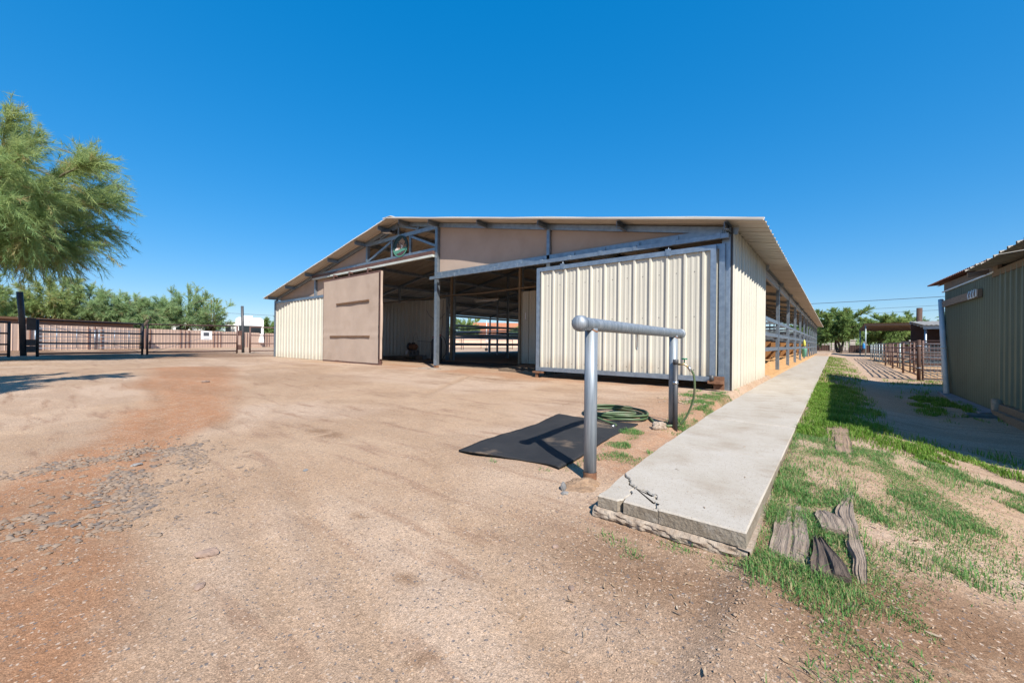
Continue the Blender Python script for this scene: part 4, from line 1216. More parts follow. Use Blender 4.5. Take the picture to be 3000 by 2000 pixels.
# ------------------------------------------------------------------ old timbers beside the path
def timber(name, spine, widths, heights, m, lab, cat='timber', split=None, seed=0, rot=0):
    """eroded beam along a spine of (x,y,ztop)"""
    K = 14; vs = []; fs = []
    sp = smooth(spine, 6)
    nS = len(sp)
    def it(a, t): return float(np.interp(t, np.linspace(0, 1, len(a)), a))
    for i, p in enumerate(sp):
        t = i / (nS - 1)
        d = (sp[min(i + 1, nS - 1)] - sp[max(i - 1, 0)]); r = Vector((d.y, -d.x, 0)).normalized()
        w, h = it(widths, t), it(heights, t)
        for k in range(K):
            s = k / (K - 1)
            u = (s - .5) * w
            e = 1 - abs(2 * s - 1) ** 6
            er = .007 * (N1(s * 9 + seed, p.y * 3) - .5) + .007 * (N2(s * 26 + seed, p.y * 2.0) - .5)
            z = p.z + (er - .012 * (1 - e)) * (1 if 0 < k < K - 1 else 0)
            if split is not None: z -= .014 * math.exp(-((s - split - .04 * math.sin(p.y * 6)) / .03) ** 2)
            vs.append(p + r * (u + (.006 if seed == 7 else .018) * (N3(p.y * 9, seed + s * .8) - .5)) + Vector((0, 0, z - p.z)))
        vs.append(p + r * (w / 2) - Vector((0, 0, h))); vs.append(p - r * (w / 2) - Vector((0, 0, h)))
    R_ = K + 2
    for i in range(nS - 1):
        for k in range(R_):
            fs.append((i * R_ + k, i * R_ + (k + 1) % R_, (i + 1) * R_ + (k + 1) % R_, (i + 1) * R_ + k))
    fs.append(tuple(range(R_))); fs.append(tuple(reversed([(nS - 1) * R_ + k for k in range(R_)])))
    o = MB().add(vs, fs, 0, False).build(name, m); tag(o, lab, cat); return o
timber('railroad_tie', [(-.140, 1.985, -.150), (-.143, 2.05, -.117), (-.150, 2.2, -.106), (-.158, 2.45, -.100), (-.168, 2.70, -.112), (-.175, 2.9, -.14)], [.13, .14, .14, .13, .125, .12], [.06, .09, .1, .1, .1], M['old_wood'], 'broad grey timber end with a long split, right beside the footpath slab', split=.52, seed=1)
timber('railroad_tie', [(-.003, 1.985, -.112), (-.012, 2.04, -.095), (-.035, 2.2, -.100), (-.065, 2.42, -.126)], [.128, .115, .06, .012], [.10, .1, .08, .03], M['dark_wood'], 'dark pointed timber wedge rising from the grass between two grey timbers', seed=7, split=.55)
timber('railroad_tie', [(.01, 2.43, -.098), (-.01, 2.55, -.085), (-.04, 2.67, -.10)], [.10, .11, .03], [.06, .05, .02], M['old_wood'], 'short splintered grey timber stub behind the dark wedge', seed=12)
timber('railroad_tie', [(.092, 2.05, -.15), (.088, 2.15, -.132), (.072, 2.4, -.110), (.052, 2.7, -.098), (.068, 2.95, -.100), (.085, 3.28, -.112)], [.03, .038, .05, .07, .05, .02], [.05, .06, .06, .06, .05, .03], M['old_wood'], 'long thin twisted grey log, eroded, on the far right of the timbers', seed=20)
timber('railroad_tie', [(.085, 3.72, -.11), (.06, 4.1, -.085), (.04, 4.7, -.07), (.03, 5.35, -.062)], [.05, .14, .165, .17], [.04, .08, .1, .12], mat('tan_weathered_timber', (0.40, 0.28, 0.19), (0.24, 0.155, 0.10), 9, .3, .7, rough=.9, stretch=(10, .7, 10), bump=.8, bscale=20), 'pale brown half buried timber, farthest along the footpath edge', split=.2, seed=31)

# ------------------------------------------------------------------ green shed on the right
SX, SY0, SY1, SYP = 1.90, 4.6, 12.75, 8.95
shed = empty('shed', (SX + 2, 8.7, -.22), 0, 'low green corrugated steel shed at the right edge with rusty roof strip', 'shed'); shed.location = (0, 0, 0)
def walltop(y): return float(np.interp(y, [4.6, 8.2, 9.3, 12.75], [1.80, 1.88, 1.90, 1.99]))
wy = SYP
nfine = 4
wfine = (SY1 - SYP) / nfine
for k in range(nfine):
    y0 = SYP + k * wfine
    me = sheet_mesh('wall_sheet', wave_profile(wfine, .136, .022, 8), 1, [M['shed_green'], M['screw']], base=lambda u: -.20, topf=lambda u, y0=y0, w=wfine: walltop(y0 + w - u))
    for p in me.polygons: p.use_smooth = True
    o = link('wall_sheet', me, shed); o.rotation_euler = (0, 0, -PI / 2); o.location = (SX, y0 + wfine, 0)
nw = 5; ww = (SYP - SY0) / nw
for k in range(nw):
    y0 = SY0 + k * ww
    me = sheet_mesh('wall_sheet', rib_profile(ww, .22, .024, .004), 1, [M['shed_green2'], M['screw']], base=lambda u, y0=y0: -.03, topf=lambda u, y0=y0: walltop(y0 + ww - u),
                    screws=[(.14, .9), (.36, .9), (.14, 1.7), (.36, 1.7), (.58, .9)])
    o = link('wall_sheet', me, shed); o.rotation_euler = (0, 0, -PI / 2); o.location = (SX - .012, y0 + ww, 0)
M['shed_in'] = M['shed_green']
MB().box((SX + .03, SY1 - .03, -.25), (SX + 4.2, SY1, 2.0)).build('back_wall', M['shed_green'], shed)
MB().box((SX + .03, SY0, -.25), (SX + 4.2, SY0 + .03, 1.85)).build('front_wall', M['shed_green'], shed)
MB().box((SX + 4.17, SY0 + .03, -.25), (SX + 4.2, SY1 - .03, 2.5)).build('far_wall', M['shed_green'], shed)
MB().bar((SX - .03, SYP - .1, -.115), (SX - .03, SY0, -.12), .05, .15).build('skirt_board', M['wood'], shed)
MB().bar((SX - .10, SYP - .15, -.20), (SX - .10, SY0, -.21), .05, .15).build('skirt_board', M['wood'], shed)
mb = MB(); mb.tube([(SX - .05, SYP - .02, -.25), (SX - .05, SYP - .02, .02)], .06, 14); mb.build('corner_stub', M['rough_conc'], shed)
# wooden fascia, top trim and roofs
MB().prism([(SX - .02, SY1 + .05, 1.99), (SX - .02, 9.1, 1.905), (SX - .02, 9.1, 2.03), (SX - .02, SY1 + .9, 2.20), (SX - .02, SY1 + .05, 2.16)], (.04, 0, 0)).build('fascia_board', M['wood'], shed)
MB().bar((SX - .03, SY1 + .12, 1.985), (SX - .03, 9.2, 1.905), .03, .022).build('top_trim', M['white_pvc'], shed)
wv = wave_profile(SY1 + 1.15 - 9.0, .136, .028, 8)
me = sheet_mesh('rusty_roof_sheet', wv, 4.4, [M['rust_roof'], M['screw']])
for p in me.polygons: p.use_smooth = True
def roofplace(o, x, y1, z, rise, run_len, droop=0.0):
    """sheet u runs towards -y from y1; sheet z runs towards +x rising"""
    a = math.atan(rise)
    ez = Vector((math.cos(a), 0, math.sin(a))); ex = Vector((0, -math.cos(droop), -math.sin(droop)))
    ey = ez.cross(ex); mtx = Matrix.Identity(4)
    for i in range(3): mtx[i][0] = ex[i]; mtx[i][1] = ey[i]; mtx[i][2] = ez[i]
    mtx.translation = Vector((x, y1, z)); o.matrix_world = mtx
o = link('roof_sheet', me, shed); roofplace(o, SX - .14, SY1 + 1.15, 2.235, .10, 4, math.radians(2.2))
n = 6; w_ = (9.4 - 4.35) / n
me2 = sheet_mesh('roof_sheet', rib_profile(w_, .30, .030, .004), 4.9, [M['old_roof'], M['screw']])
for k in range(n):
    o = link('roof_sheet', me2, shed); roofplace(o, SX - .30, 4.35 + (k + 1) * w_, 1.935 + .008 * (k % 2) + .012 * (k == 5), .14, 4)
o = MB().bar((SX - .01, 9.3, 1.88), (SX - .01, 4.4, 1.79), .05, .09).build('rafter_plate', M['wood'], shed)
MB().bar((SX + .1, 9.55, 1.97), (SX - .24, 9.55, 1.925), .05, .07).build('rafter_end', M['wood'], shed)
bd = empty('hook_board', (SX - .05, 11, 1.7), 0, 'weathered board with white straps nailed to the green shed wall', 'board'); bd.location = (0, 0, 0)
MB().bar((SX - .05, 12.6, 1.70), (SX - .05, 9.85, 1.66), .05, .13).build('plank', M['old_wood'], bd)
for y in (10.35, 10.18, 10.02):
    mb = MB(); mb.tube([(SX - .08, y, 1.74), (SX - .10, y - .02, 1.66), (SX - .10, y - .06, 1.59), (SX - .08, y - .10, 1.62), (SX - .08, y - .1, 1.73)], .009, 6); mb.build('strap', M['white'], bd)
mb = MB(); mb.tube([(SX - .055, 12.88, 1.82), (SX - .075, 12.45, .8), (SX - .10, 11.95, -.19)], .045, 16); mb.lathe([(.045, 0), (.052, .0), (.052, .05), (.045, .05)], (SX - .077, 12.42, .73), 16)
o = mb.build('plastic_pipe', M['white_pvc']); tag(o, 'long white plastic pipe leaning against the corner of the green shed', 'pipe')
mb = MB(); mb.prism([(SX - .16, SY1 - .35, -.24), (SX - .03, SY1 - .2, -.24), (SX - .03, 8.9, -.24), (SX - .26, 8.75, -.24), (SX - .28, 10.4, -.24)], (0, 0, .07))
o = mb.build('wall_footing', mat('purple_grey_concrete', (.30, .265, .275), (.24, .21, .215), 4, rough=.9, bump=.4, bscale=50), None, .01); tag(o, 'low grey concrete footing strip along the base of the green shed', 'footing')
mb = MB()
for lo, hi in (((0, 0, 0), (.4, .04, .07)), ((0, .15, 0), (.4, .19, .07)), ((0, .04, 0), (.04, .15, .07)), ((.36, .04, 0), (.4, .15, .07))): mb.box(lo, hi)
o = mb.build('hollow_block', M['grey_block'], None, .004); o.location = (SX - .42, 8.52, -.25); o.rotation_euler = (0, 0, .12); tag(o, 'hollow grey block lying at the near end of the shed footing', 'block')

# ------------------------------------------------------------------ corral panels behind the shed
def corral_panel(a, b, h, m, lab, z0=-.22, n=6, mids=1, r=.024, group='pipe corral panels'):
    a = Vector((*a, z0)); b = Vector((*b, z0)); L_ = (b - a).length
    o = empty('corral_panel', a, math.atan2((b - a).y, (b - a).x), lab, 'corral panel', group)
    for k in range(n):
        z = .14 + (h - .16) * k / (n - 1)
        mb = MB(); mb.tube([(0, 0, z), (L_, 0, z)], r * .9, 8); mb.build('rail', m, o)
    for k in range(mids + 2):
        x = .03 + (L_ - .06) * k / (mids + 1)
        mb = MB(); mb.tube([(x, 0, -.05 if k in (0, mids + 1) else .14), (x, 0, h)], r * (1.25 if k in (0, mids + 1) else .9), 8); mb.build('upright', m, o)
    return o
line = [((1.98, 16.9), (2.03, 20.9), 'brown_pipe', 'nearest brown pipe corral panel, next to the thick rusty post'), ((2.04, 21.0), (2.09, 25.0), 'brown_pipe', 'second brown pipe corral panel back from the thick rusty post'),
        ((2.1, 25.2), (2.12, 28.7), 'brown_pipe', 'third brown pipe corral panel, ending at the blue grey panels'), ((2.13, 28.9), (2.15, 32.9), 'teal_pipe', 'nearest blue grey corral panel of the row'),
        ((2.16, 33.0), (2.19, 37.2), 'teal_pipe', 'middle blue grey corral panel of the row'), ((2.20, 37.4), (2.24, 41.6), 'teal_pipe', 'farthest blue grey corral panel beside the shade roof')]
for a, b, m, lab in line: corral_panel(a, b, 1.17, M[m], lab)
for k, (a, b) in enumerate((((2.3, 25.1), (6.5, 25.4)), ((2.3, 33.0), (6.8, 33.2)), ((3.4, 18.2), (3.7, 25.2)), ((2.3, 21.0), (5.6, 21.2)), ((2.3, 28.9), (6.6, 29.1)))):
    corral_panel(a, b, 1.15, M[('teal_pipe', 'brown_pipe', 'brown_pipe', 'brown_pipe', 'brown_pipe')[k]], ('blue grey cross panel dividing the corral pens', 'brown cross panel at the back of the corral pens', 'brown panel along the right side of the near pen', 'brown cross panel nearest to the wire gate', 'brown cross panel in the middle of the corral pens')[k], mids=2)
M['corral_rust'] = mat('dark_rusty_pipe', (.07, .034, .024), (.11, .058, .04), 8, rough=.8)
cp = empty('corner_post', (1.96, 16.75, -.3), 0, 'thick rusty corner post of the corral pens beside the wire panel', 'post')
mb = MB(); mb.tube([(0, 0, 0), (0, 0, 1.28)], .044, 12); mb.build('post_pipe', M['corral_rust'], cp)
for z in (.45, 1.1):
    mb = MB(); mb.tube([(.047 * math.cos(t), .047 * math.sin(t), z) for t in [k * PI / 6 for k in range(13)]], .012, 6); mb.build('clamp', M['galv'], cp)
wp = empty('wire_gate', (2.05, 16.8, -.22), .10, 'welded wire mesh gate between the rusty corner post and the shed', 'gate')
for z in (.06, .30, .62, .84, 1.06, 1.17):
    mb = MB(); mb.tube([(0, 0, z), (2.9, 0, z)], .018, 8); mb.build('rail', M['brown_pipe'], wp)
for x in (0, 2.9):
    mb = MB(); mb.tube([(x, 0, 0), (x, 0, 1.18)], .026, 8); mb.build('upright', M['brown_pipe'], wp)
mb = MB()
for k in range(38): mb.tube([(.08 + k * .075, -.022, -.08), (.08 + k * .075, -.022, 1.10)], .004, 4, cap=False)
for k in range(15): mb.tube([(0, -.028, -.04 + k * .08), (2.9, -.028, -.04 + k * .08)], .004, 4, cap=False)
tag(mb.build('wire_mesh', M['galv'], wp), kind='stuff')

# far shade roof, nearer metal shelter
def shelter(name, x0, x1, y0, y1, zf, zb, lab, roofm, postm, fascia, wall=False):
    o = empty(name, (x0, y0, -.22), 0, lab, 'shelter')
    W, D = x1 - x0, y1 - y0
    n = max(2, int(W / 1.0))
    for k in range(n):
        w = W / n + .02
        me = sheet_mesh('roof_sheet', wave_profile(w, .2, .03, 6), math.hypot(D + .6, zb - zf), [roofm, M['screw']])
        s = link('roof_sheet', me, o)
        a = math.atan((zb - zf) / (D + .6))
        ez = Vector((0, math.cos(a), math.sin(a))); ex = Vector((-1, 0, 0)); ey = ez.cross(ex)
        mt = Matrix.Identity(4)
        for i in range(3): mt[i][0] = ex[i]; mt[i][1] = ey[i]; mt[i][2] = ez[i]
        mt.translation = Vector(((k + 1) * W / n, -.3, zf + .24)); s.matrix_local = mt
    MB().box((-.05, -.06, zf), (W + .05, .0, zf + .2)).build('front_beam', fascia, o)
    MB().box((-.05, D, zb), (W + .05, D + .06, zb + .2)).build('back_beam', fascia, o)
    for yy in np.linspace(D * .25, D * .75, 3):
        z = zf + (zb - zf) * yy / D
        MB().box((0, yy - .03, z + .02), (W, yy + .03, z + .17)).build('purlin', fascia, o)
    for x in np.linspace(.06, W - .06, max(2, int(W / 4) + 1)):
        for yy, z in ((.0, zf), (D, zb)):
            mb = MB(); mb.tube([(x, yy + .03, -.1), (x, yy + .03, z)], .055, 10); mb.build('post', postm, o)
    if wall:  # walls added in dark brown so the space inside looks shaded
        MB().box((0, D - .05, 0), (W, D, zb)).build('back_wall', M['dark_fence'], o)
        MB().box((W - .05, .1, 0), (W, D - .1, zb)).build('added_side_wall', M['dark_fence'], o)
    return o
shelter('shade_roof', 2.30, 13.5, 50.9, 61, 2.98, 2.75, 'long flat topped shade roof with rusty corrugated sheets behind the corral', M['rust_roof'], M['teal_pipe'], M['old_wood'])
shelter('loafing_shed', 4.15, 10.5, 33.6, 39, 2.05, 2.55, 'small grey metal loafing shed half hidden behind the green shed', M['old_roof'], M['galv'], M['galv'], True)
mb = MB(); mb.tube([(5.7, 49, -.3), (5.75, 49, 4.15)], .19, 12); o = mb.build('pipe_column', M['corral_rust']); tag(o, 'thick rusty pipe column standing above the shade roof', 'column')
mb = MB(); mb.lathe([(0, 0), (.09, 0), (.10, .05), (.10, .42), (.06, .5), (.03, .55), (0, .55)], (0, 0, 0), 12); o = mb.build('blue_bottle', M['blue']); o.location = (2.22, 50.6, .55); tag(o, 'bright blue jug hanging on the shade roof post', 'jug')

# far boundary fence with gate, pale pillars and neighbour wall
fb = empty('boundary_fence', (-3, 84, -.2), 0, 'dark brown corrugated fence with pipe rails closing the far end', 'fence'); fb.location = (0, 0, 0)
for a, b in ((-4.5, -.55), (1.95, 9.5), (9.7, 18)):
    n = int((b - a) / .9144)
    me = sheet_mesh('fence_sheet', rib_profile((b - a) / n, .3, .03, .0), 1.25, [M['dark_fence'], M['screw']]) 
    for k in range(n):
        o = link('fence_sheet', me, fb); o.location = (a + k * (b - a) / n, 84, -.3)
    for z in (1.1, 1.55):
        mb = MB(); mb.tube([(a, 83.9, z), (b, 83.9, z)], .035, 6); mb.build('rail', M['dark_steel'], fb)
    for x in np.arange(a, b + .1, 2.5):
        mb = MB(); mb.tube([(x, 83.95, -.3), (x, 83.95, 1.6)], .05, 8); mb.build('post', M['dark_steel'], fb)
gt = empty('pipe_gate', (-.5, 83.9, -.25), 0, 'open barred pipe gate in the far boundary fence', 'gate')
for z in (.15, .5, .85, 1.2, 1.6):
    mb = MB(); mb.tube([(0, 0, z), (2.4, 0, z)], .03, 6); mb.build('rail', M['dark_steel'], gt)
for x in (0, 1.2, 2.4):
    mb = MB(); mb.tube([(x, 0, 0), (x, 0, 1.65 if x != 1.2 else 1.6)], .035, 6); mb.build('upright', M['dark_steel'], gt)
for x, h, lab in ((2.45, 2.0, 'pale capped stucco pillar beside the far gate'), (4.1, 2.15, 'pale capped stucco pillar left of the shade roof post'), (9.5, 1.95, 'pale capped stucco pillar behind the corral pens'), (13.2, 2.0, 'pale capped stucco pillar at the right end of the far fence')):
    p = empty('stucco_pillar', (x, 87.5, -.3), 0, lab, 'pillar')
    MB().box((-.28, -.28, 0), (.28, .28, h)).build('shaft', M['stone_white'], p)
    MB().box((-.36, -.36, h), (.36, .36, h + .22)).build('cap', M['stone_white'], p)
nw_ = empty('picket_wall', (-2.2, 92, -.3), -.06, 'pale stepped picket wall seen through the far gate', 'wall')
for k in range(11): MB().box((k * .48, 0, .35), (k * .48 + .33, .15, 1.5 + .055 * k)).build('picket', M['stone_white'], nw_)
MB().box((-.1, .16, 0), (5.4, .3, .9)).build('base_wall', M['stone_white'], nw_)

# overhead cables on the right
def cable(a, b, sag, lab, r=.016):
    pts = []
    for k in range(25):
        t = k / 24; p = Vector(a).lerp(Vector(b), t); p.z -= sag * 4 * t * (1 - t); pts.append(p)
    mb = MB(); mb.tube(pts, r, 5, cap=False); o = mb.build('overhead_cable', M['wire']); tag(o, lab, 'cable')
cable((-30, 70, 6.6), (40, 62, 7.0), .35, 'uppermost overhead cable crossing the sky above the shade roof', .03)
cable((-30, 92, 6.7), (50, 80, 8.2), .5, 'middle overhead cable above the shade roof', .022)
cable((-30, 92, 5.9), (50, 80, 7.6), .5, 'lowest overhead cable just above the shade roof', .022)

# ------------------------------------------------------------------ gate yard on the left
gp = empty('gate_post', (-24.36, .11, -.1), 0, 'tall dark leaning gate post in the tree shade at the left', 'post')
mb = MB(); mb.tube([(0, 0, 0), (.06, -.06, 1.7), (.16, -.12, 2.62)], .088, 14); mb.build('post_pipe', M['dark_steel'], gp)
for z in (.42, .68, 1.28, 1.52):
    mb = MB(); mb.box((.0, .06, z - .12), (.09, .30, z + .12)); mb.build('hinge', M['dark_steel'], gp)
lump('post_footing', (-24.3, .15, -.02), (.45, .32, .07), M['rough_conc'], 3, 'concrete pad round the foot of the dark leaning gate post', 'footing')
gp2 = empty('gate_post', (-26.24, 8.04, -.1), 0, 'grey pipe gate post standing left of the barn', 'post')
mb = MB(); mb.tube([(0, 0, 0), (-.02, -.03, 1.5), (-.04, -.06, 2.8)], .072, 14); mb.build('post_pipe', M['pvc'], gp2)
for z in (.45, 1.25):
    mb = MB(); mb.box((-.04, -.26, z - .14), (.05, -.08, z + .14)); mb.build('hinge', M['brown_steel'], gp2)
lump('post_footing', (-26.1, 8.05, -.02), (.38, .28, .05), M['rough_conc'], 4, 'concrete pad round the foot of the grey gate post', 'footing')
def gate_leaf(a, b, h0, h1, m, lab, brace=None):
    a = Vector((*a, 0)); b = Vector((*b, 0)); L_ = (b - a).length
    o = empty('pipe_gate', a, math.atan2((b - a).y, (b - a).x), lab, 'gate', 'pipe gates across the left drive')
    for f in (.07, .36, .68, 1.0):
        mb = MB(); mb.tube([(0, 0, h0 * f + .04), (L_, 0, h1 * f + .04)], .032, 8); mb.build('rail', m, o)
    for x, h in ((0, h0), (L_, h1)):
        mb = MB(); mb.tube([(x, 0, .02), (x, 0, h + .07)], .045, 8); mb.build('upright', m, o)
    if brace:
        mb = MB(); mb.tube([(*brace[0],), (*brace[1],)], .008, 5); mb.build('brace_wire', M['galv'], o)
    return o
gate_leaf((-24.42, .45), (-25.18, 3.62), 1.44, 1.42, M['dark_steel'], 'darker shaded pipe gate leaf hinged on the dark leaning post', ((0, 0, 1.4), (3.3, 0, .1)))
gate_leaf((-25.22, 3.80), (-26.18, 7.72), 1.42, 1.50, M['brown_steel'], 'brown sunlit pipe gate leaf with white notice, by the grey post', ((0, 0, .1), (4.0, 0, 1.4)))
gate_leaf((-26.30, 8.40), (-26.3, 13.4), 1.48, 1.48, M['brown_steel'], 'brown pipe fence section running from the grey post behind the barn')
gate_leaf((-24.25, -.25), (-22.6, -5.2), 1.30, 1.30, M['dark_steel'], 'dark pipe fence section left of the leaning gate post')
nb = empty('notice_board', (-25.9, 6.17, .98), math.radians(106) - PI / 2 + PI / 2, 'small white notice with dark print on the brown gate leaf', 'sign'); 
nb.rotation_euler = (0, 0, math.atan2(3.92, -.96)); nb.location = (-25.81, 6.2, .92)
MB().box((-.26, -.045, -.16), (.26, -.04, .3)).build('board', M['paper'], nb)
MB().box((-.14, -.05, .04), (.12, -.0455, .22)).build('print', M['ink'], nb)
MB().box((-.14, -.05, -.11), (.14, -.0455, -.09)).build('print', M['ink'], nb)

# pink ribbed metal boundary wall with brown battens
FA, FB = Vector((-34.6, -4.0, 0)), Vector((-55.5, 24.5, 0))
FL = (FB - FA).length; fa = math.atan2((FB - FA).y, (FB - FA).x)
M['batten_brown'] = mat('rust_brown_batten', (.27, .14, .10), (.22, .11, .08), 3, rough=.8)
pf = empty('sheet_fence', FA, fa, 'long pink beige ribbed metal boundary fence behind the gates', 'fence')
nsh = int(FL / .9144)
me = sheet_mesh('fence_sheet', rib_profile(.9144, .3048, .016, .0), 1.62, [M['pink_wall'], M['screw']])
for k in range(nsh):
    # ribs must face the yard (+local -y after half turn)
    o = link('fence_sheet', me, pf); o.location = ((k + 1) * .9144, 0, -.04); o.rotation_euler = (0, 0, PI)
    o.rotation_euler = (0, 0, 0); o.location = (k * .9144, 0, -.04); 
for k in range(int(FL / 3.6)):
    for d in (0, .42, .84):
        x = 1.4 + k * 3.6 + d
        if x > FL: continue
        mb = MB(); mb.box((x - .022, -.075, -.05), (x + .022, -.035, 1.58)); mb.build('batten', M['batten_brown'], pf)
# grey pipe panels stored along the fence
def on_fence(s, off): 
    d = (FB - FA).normalized(); nrm = Vector((d.y, -d.x, 0)); p = FA + d * s + nrm * off; return (p.x, p.y)
for s0, s1, lab in ((5.0, 8.3, 'grey pipe panel leaning against the pink fence, nearest the dark post'), (8.5, 11.6, 'grey pipe panel leaning against the pink fence, second from the dark post')):
    corral_panel(on_fence(s0, .9), on_fence(s1, .9), 1.35, M['galv'], lab, 0, 6, 2, .02, 'grey pipe panels along the pink fence')
corral_panel(on_fence(2.0, 1.0), on_fence(3.4, 1.0), 1.35, M['galv'], 'short grey pipe panel by the pink fence left of the dark post', 0, 6, 1, .02, 'grey pipe panels along the pink fence')
tl = empty('tree_stump', (*on_fence(11.9, .5), 0), 0, 'thin dark tree trunk against the pink fence', 'trunk')
mb = MB(); mb.tube([(0, 0, -.1), (.03, 0, .8), (-.05, .05, 1.7), (.3, .3, 2.2)], [.14, .12, .11, .08], 8); mb.build('trunk', M['dark_bark'], tl)

# low brown building behind the fence
hb = empty('low_building', (-44, 2.5, 0), fa, 'low brown flat building showing above the pink fence', 'building')
MB().box((-9.5, 0, -.1), (4.5, 6, 1.98)).build('wall', M['brown_wall'], hb)
MB().box((-9.8, -.3, 1.981), (4.8, 6.3, 2.12)).build('roof_edge', M['s_brown'], hb)

# white motorhome behind the fence
rv = empty('motorhome', (-50.2, 16.0, -.05), math.radians(-107 + 180), 'white motorhome parked behind the pink fence, rear window showing', 'motorhome')
# local frame: x across the rear face, -y towards the viewer, y length
rv.rotation_euler = (0, 0, math.radians(90 - 17))
mb = MB(); mb.prism([(-1.3, 0, .6), (1.3, 0, .6), (1.3, 0, 3.05), (1.05, 0, 3.28), (-1.05, 0, 3.30), (-1.3, 0, 3.1)], (0, 8.5, 0)); mb.build('body', M['white'], rv, .05)
MB().box((-1.0, -.03, 1.55), (1.05, -.004, 2.35)).build('rear_window', M['glass'], rv)
MB().box((-1.05, -.06, 2.351), (1.1, -.004, 2.40)).build('window_frame', M['pvc'], rv)
MB().box((-1.32, -.12, .55), (1.32, -.01, .95)).build('bumper', M['white'], rv)
for x in (-.95, -.05, .18, .95):
    MB().box((x - .04, -.03, 2.78), (x + .04, -.004, 2.84)).build('marker_light', M['red_lens'], rv)
MB().box((-2.25, 1.2, .9), (-1.305, 5.2, 2.75)).build('slide_out', M['white'], rv, .02)
MB().box((-2.3, 1.1, 2.751), (-1.3, 5.3, 2.80)).build('slide_roof', M['white_pvc'], rv)
MB().box((-2.262, 2.0, 1.6), (-2.25, 2.9, 2.3)).build('side_window', M['glass'], rv)
MB().box((-2.2, 1.185, 1.65), (-1.75, 1.198, 2.3)).build('side_window', M['glass'], rv)
MB().box((-.6, 2.2, 3.301), (.3, 3.3, 3.6)).build('roof_unit', M['white'], rv, .04)
ct = empty('camper_trailer', (-54.6, 12.4, 0), math.radians(73), 'white camper trailer half hidden by the thin tree left of the motorhome', 'trailer')
mb = MB(); mb.prism([(-2.3, 0, .5), (1.9, 0, .5), (1.9, 0, 2.75), (1.6, 0, 2.95), (-2.0, 0, 2.95), (-2.3, 0, 2.7)], (0, 3, 0)); mb.build('body', M['white'], ct, .05)
MB().box((-1.9, -.02, 1.5), (-1.2, -.003, 2.1)).build('window', M['glass'], ct)
MB().box((.6, -.02, 1.5), (1.3, -.003, 2.1)).build('window', M['glass'], ct)
MB().box((-.6, -.02, .6), (.1, -.003, 2.3)).build('door', M['white_pvc'], ct)
for x in (-.5, .4):
    mb = MB(); mb.tube([(x, -.02, .3), (x, .2, .3)], .32, 14); mb.build('wheel', M['rubber'], ct)
tr = empty('pickup_truck', (-53.5, 22.6, .1), math.radians(70), 'white pickup cab just visible beyond the motorhome and fence', 'truck')
mb = MB(); mb.prism([(-.9, 0, .5), (.9, 0, .5), (.9, 0, 1.35), (.72, 0, 2.05), (-.72, 0, 2.05), (-.9, 0, 1.35)], (0, 2.2, 0)); mb.build('cab', M['white'], tr, .05)
MB().box((-.7, -.02, 1.38), (.7, -.003, 1.92)).build('rear_window', M['glass'], tr)
mb = MB(); mb.box((-.95, -2.0, .5), (.95, -.03, 1.3)); mb.build('bed', M['white'], tr, .04)
for x in (-.9, .9):
    for y in (-1.2, 1.6):
        mb = MB(); mb.tube([(x - .1, y, .3), (x + .1, y, .3)], .38, 14); mb.build('wheel', M['rubber'], tr)

up = empty('utility_pole', (-107, 26.6, 0), 0, 'thin brown utility pole with crossarm far behind the trees', 'pole')
mb = MB(); mb.tube([(0, 0, -.5), (0, 0, 9.6)], [.16, .11], 8); mb.build('pole', M['rust'], up)
MB().box((-.4, -1.3, 9.2), (-.25, 1.3, 9.35)).build('crossarm', M['rust'], up)
for y in (-1.1, -.5, .5, 1.1):
    mb = MB(); mb.tube([(-.32, y, 9.35), (-.32, y, 9.55)], .05, 6); mb.build('insulator', M['dark_steel'], up)
cable((-80, -12, 5.7), (-45, 62, 3.7), .4, 'overhead cable sloping down behind the left trees to the barn', .02)

# things seen through the barn
oh = empty('tiled_house', (-63, 74, 0), math.radians(40), 'distant house with orange tiled roof seen through the barn aisle', 'house')
MB().box((-8, -4, -.2), (8, 4, 2.7)).build('wall', M['stone_white'], oh)
mb = MB(); mb.prism([(-8.6, -4.8, 2.7), (-8.6, 4.8, 2.7), (-8.6, 0, 5.6)], (17.2, 0, 0)); mb.build('roof', M['roof_tile'], oh)
for x in (-5, 0, 5): MB().box((x - .7, -4.03, .9), (x + .7, -4.0, 2.0)).build('window', M['glass'], oh)
cc = empty('saguaro_cactus', (-56.5, 50.5, 0), 0, 'tall green saguaro cactus far beyond the barn', 'cactus')
mb = MB(); mb.lathe([(.0, 0)] + [(.26 + .03 * math.sin(k), k * .42) for k in range(0, 12)] + [(.22, 5.2), (.1, 5.4), (0, 5.45)], (0, 0, 0), 14); mb.build('stem', M['cactus'], cc)
for s, z in ((1, 2.2), (-1, 2.7)):
    mb = MB(); mb.tube(smooth([(0, 0, z), (s * .4, 0, z + .05), (s * .62, 0, z + .4), (s * .62, 0, z + 1.5)]), .15, 10); mb.build('arm', M['cactus'], cc)
bw = empty('field_wall', (-52, 38, 0), math.radians(55), 'pale pink field wall seen through the barn rails', 'wall')
MB().box((-26, 0, -.2), (30, .2, 1.75)).build('wall_body', M['pink_wall'], bw)
for k in range(12): MB().box((-25 + k * 4.6, -.06, -.2), (-24.7 + k * 4.6, -.001, 1.85)).build('pilaster', M['pink_wall'], bw)
pen = [((-31, 13.6), (-30.6, 21)), ((-30.6, 21.2), (-30.2, 29)), ((-30.2, 29.2), (-29.8, 37))]
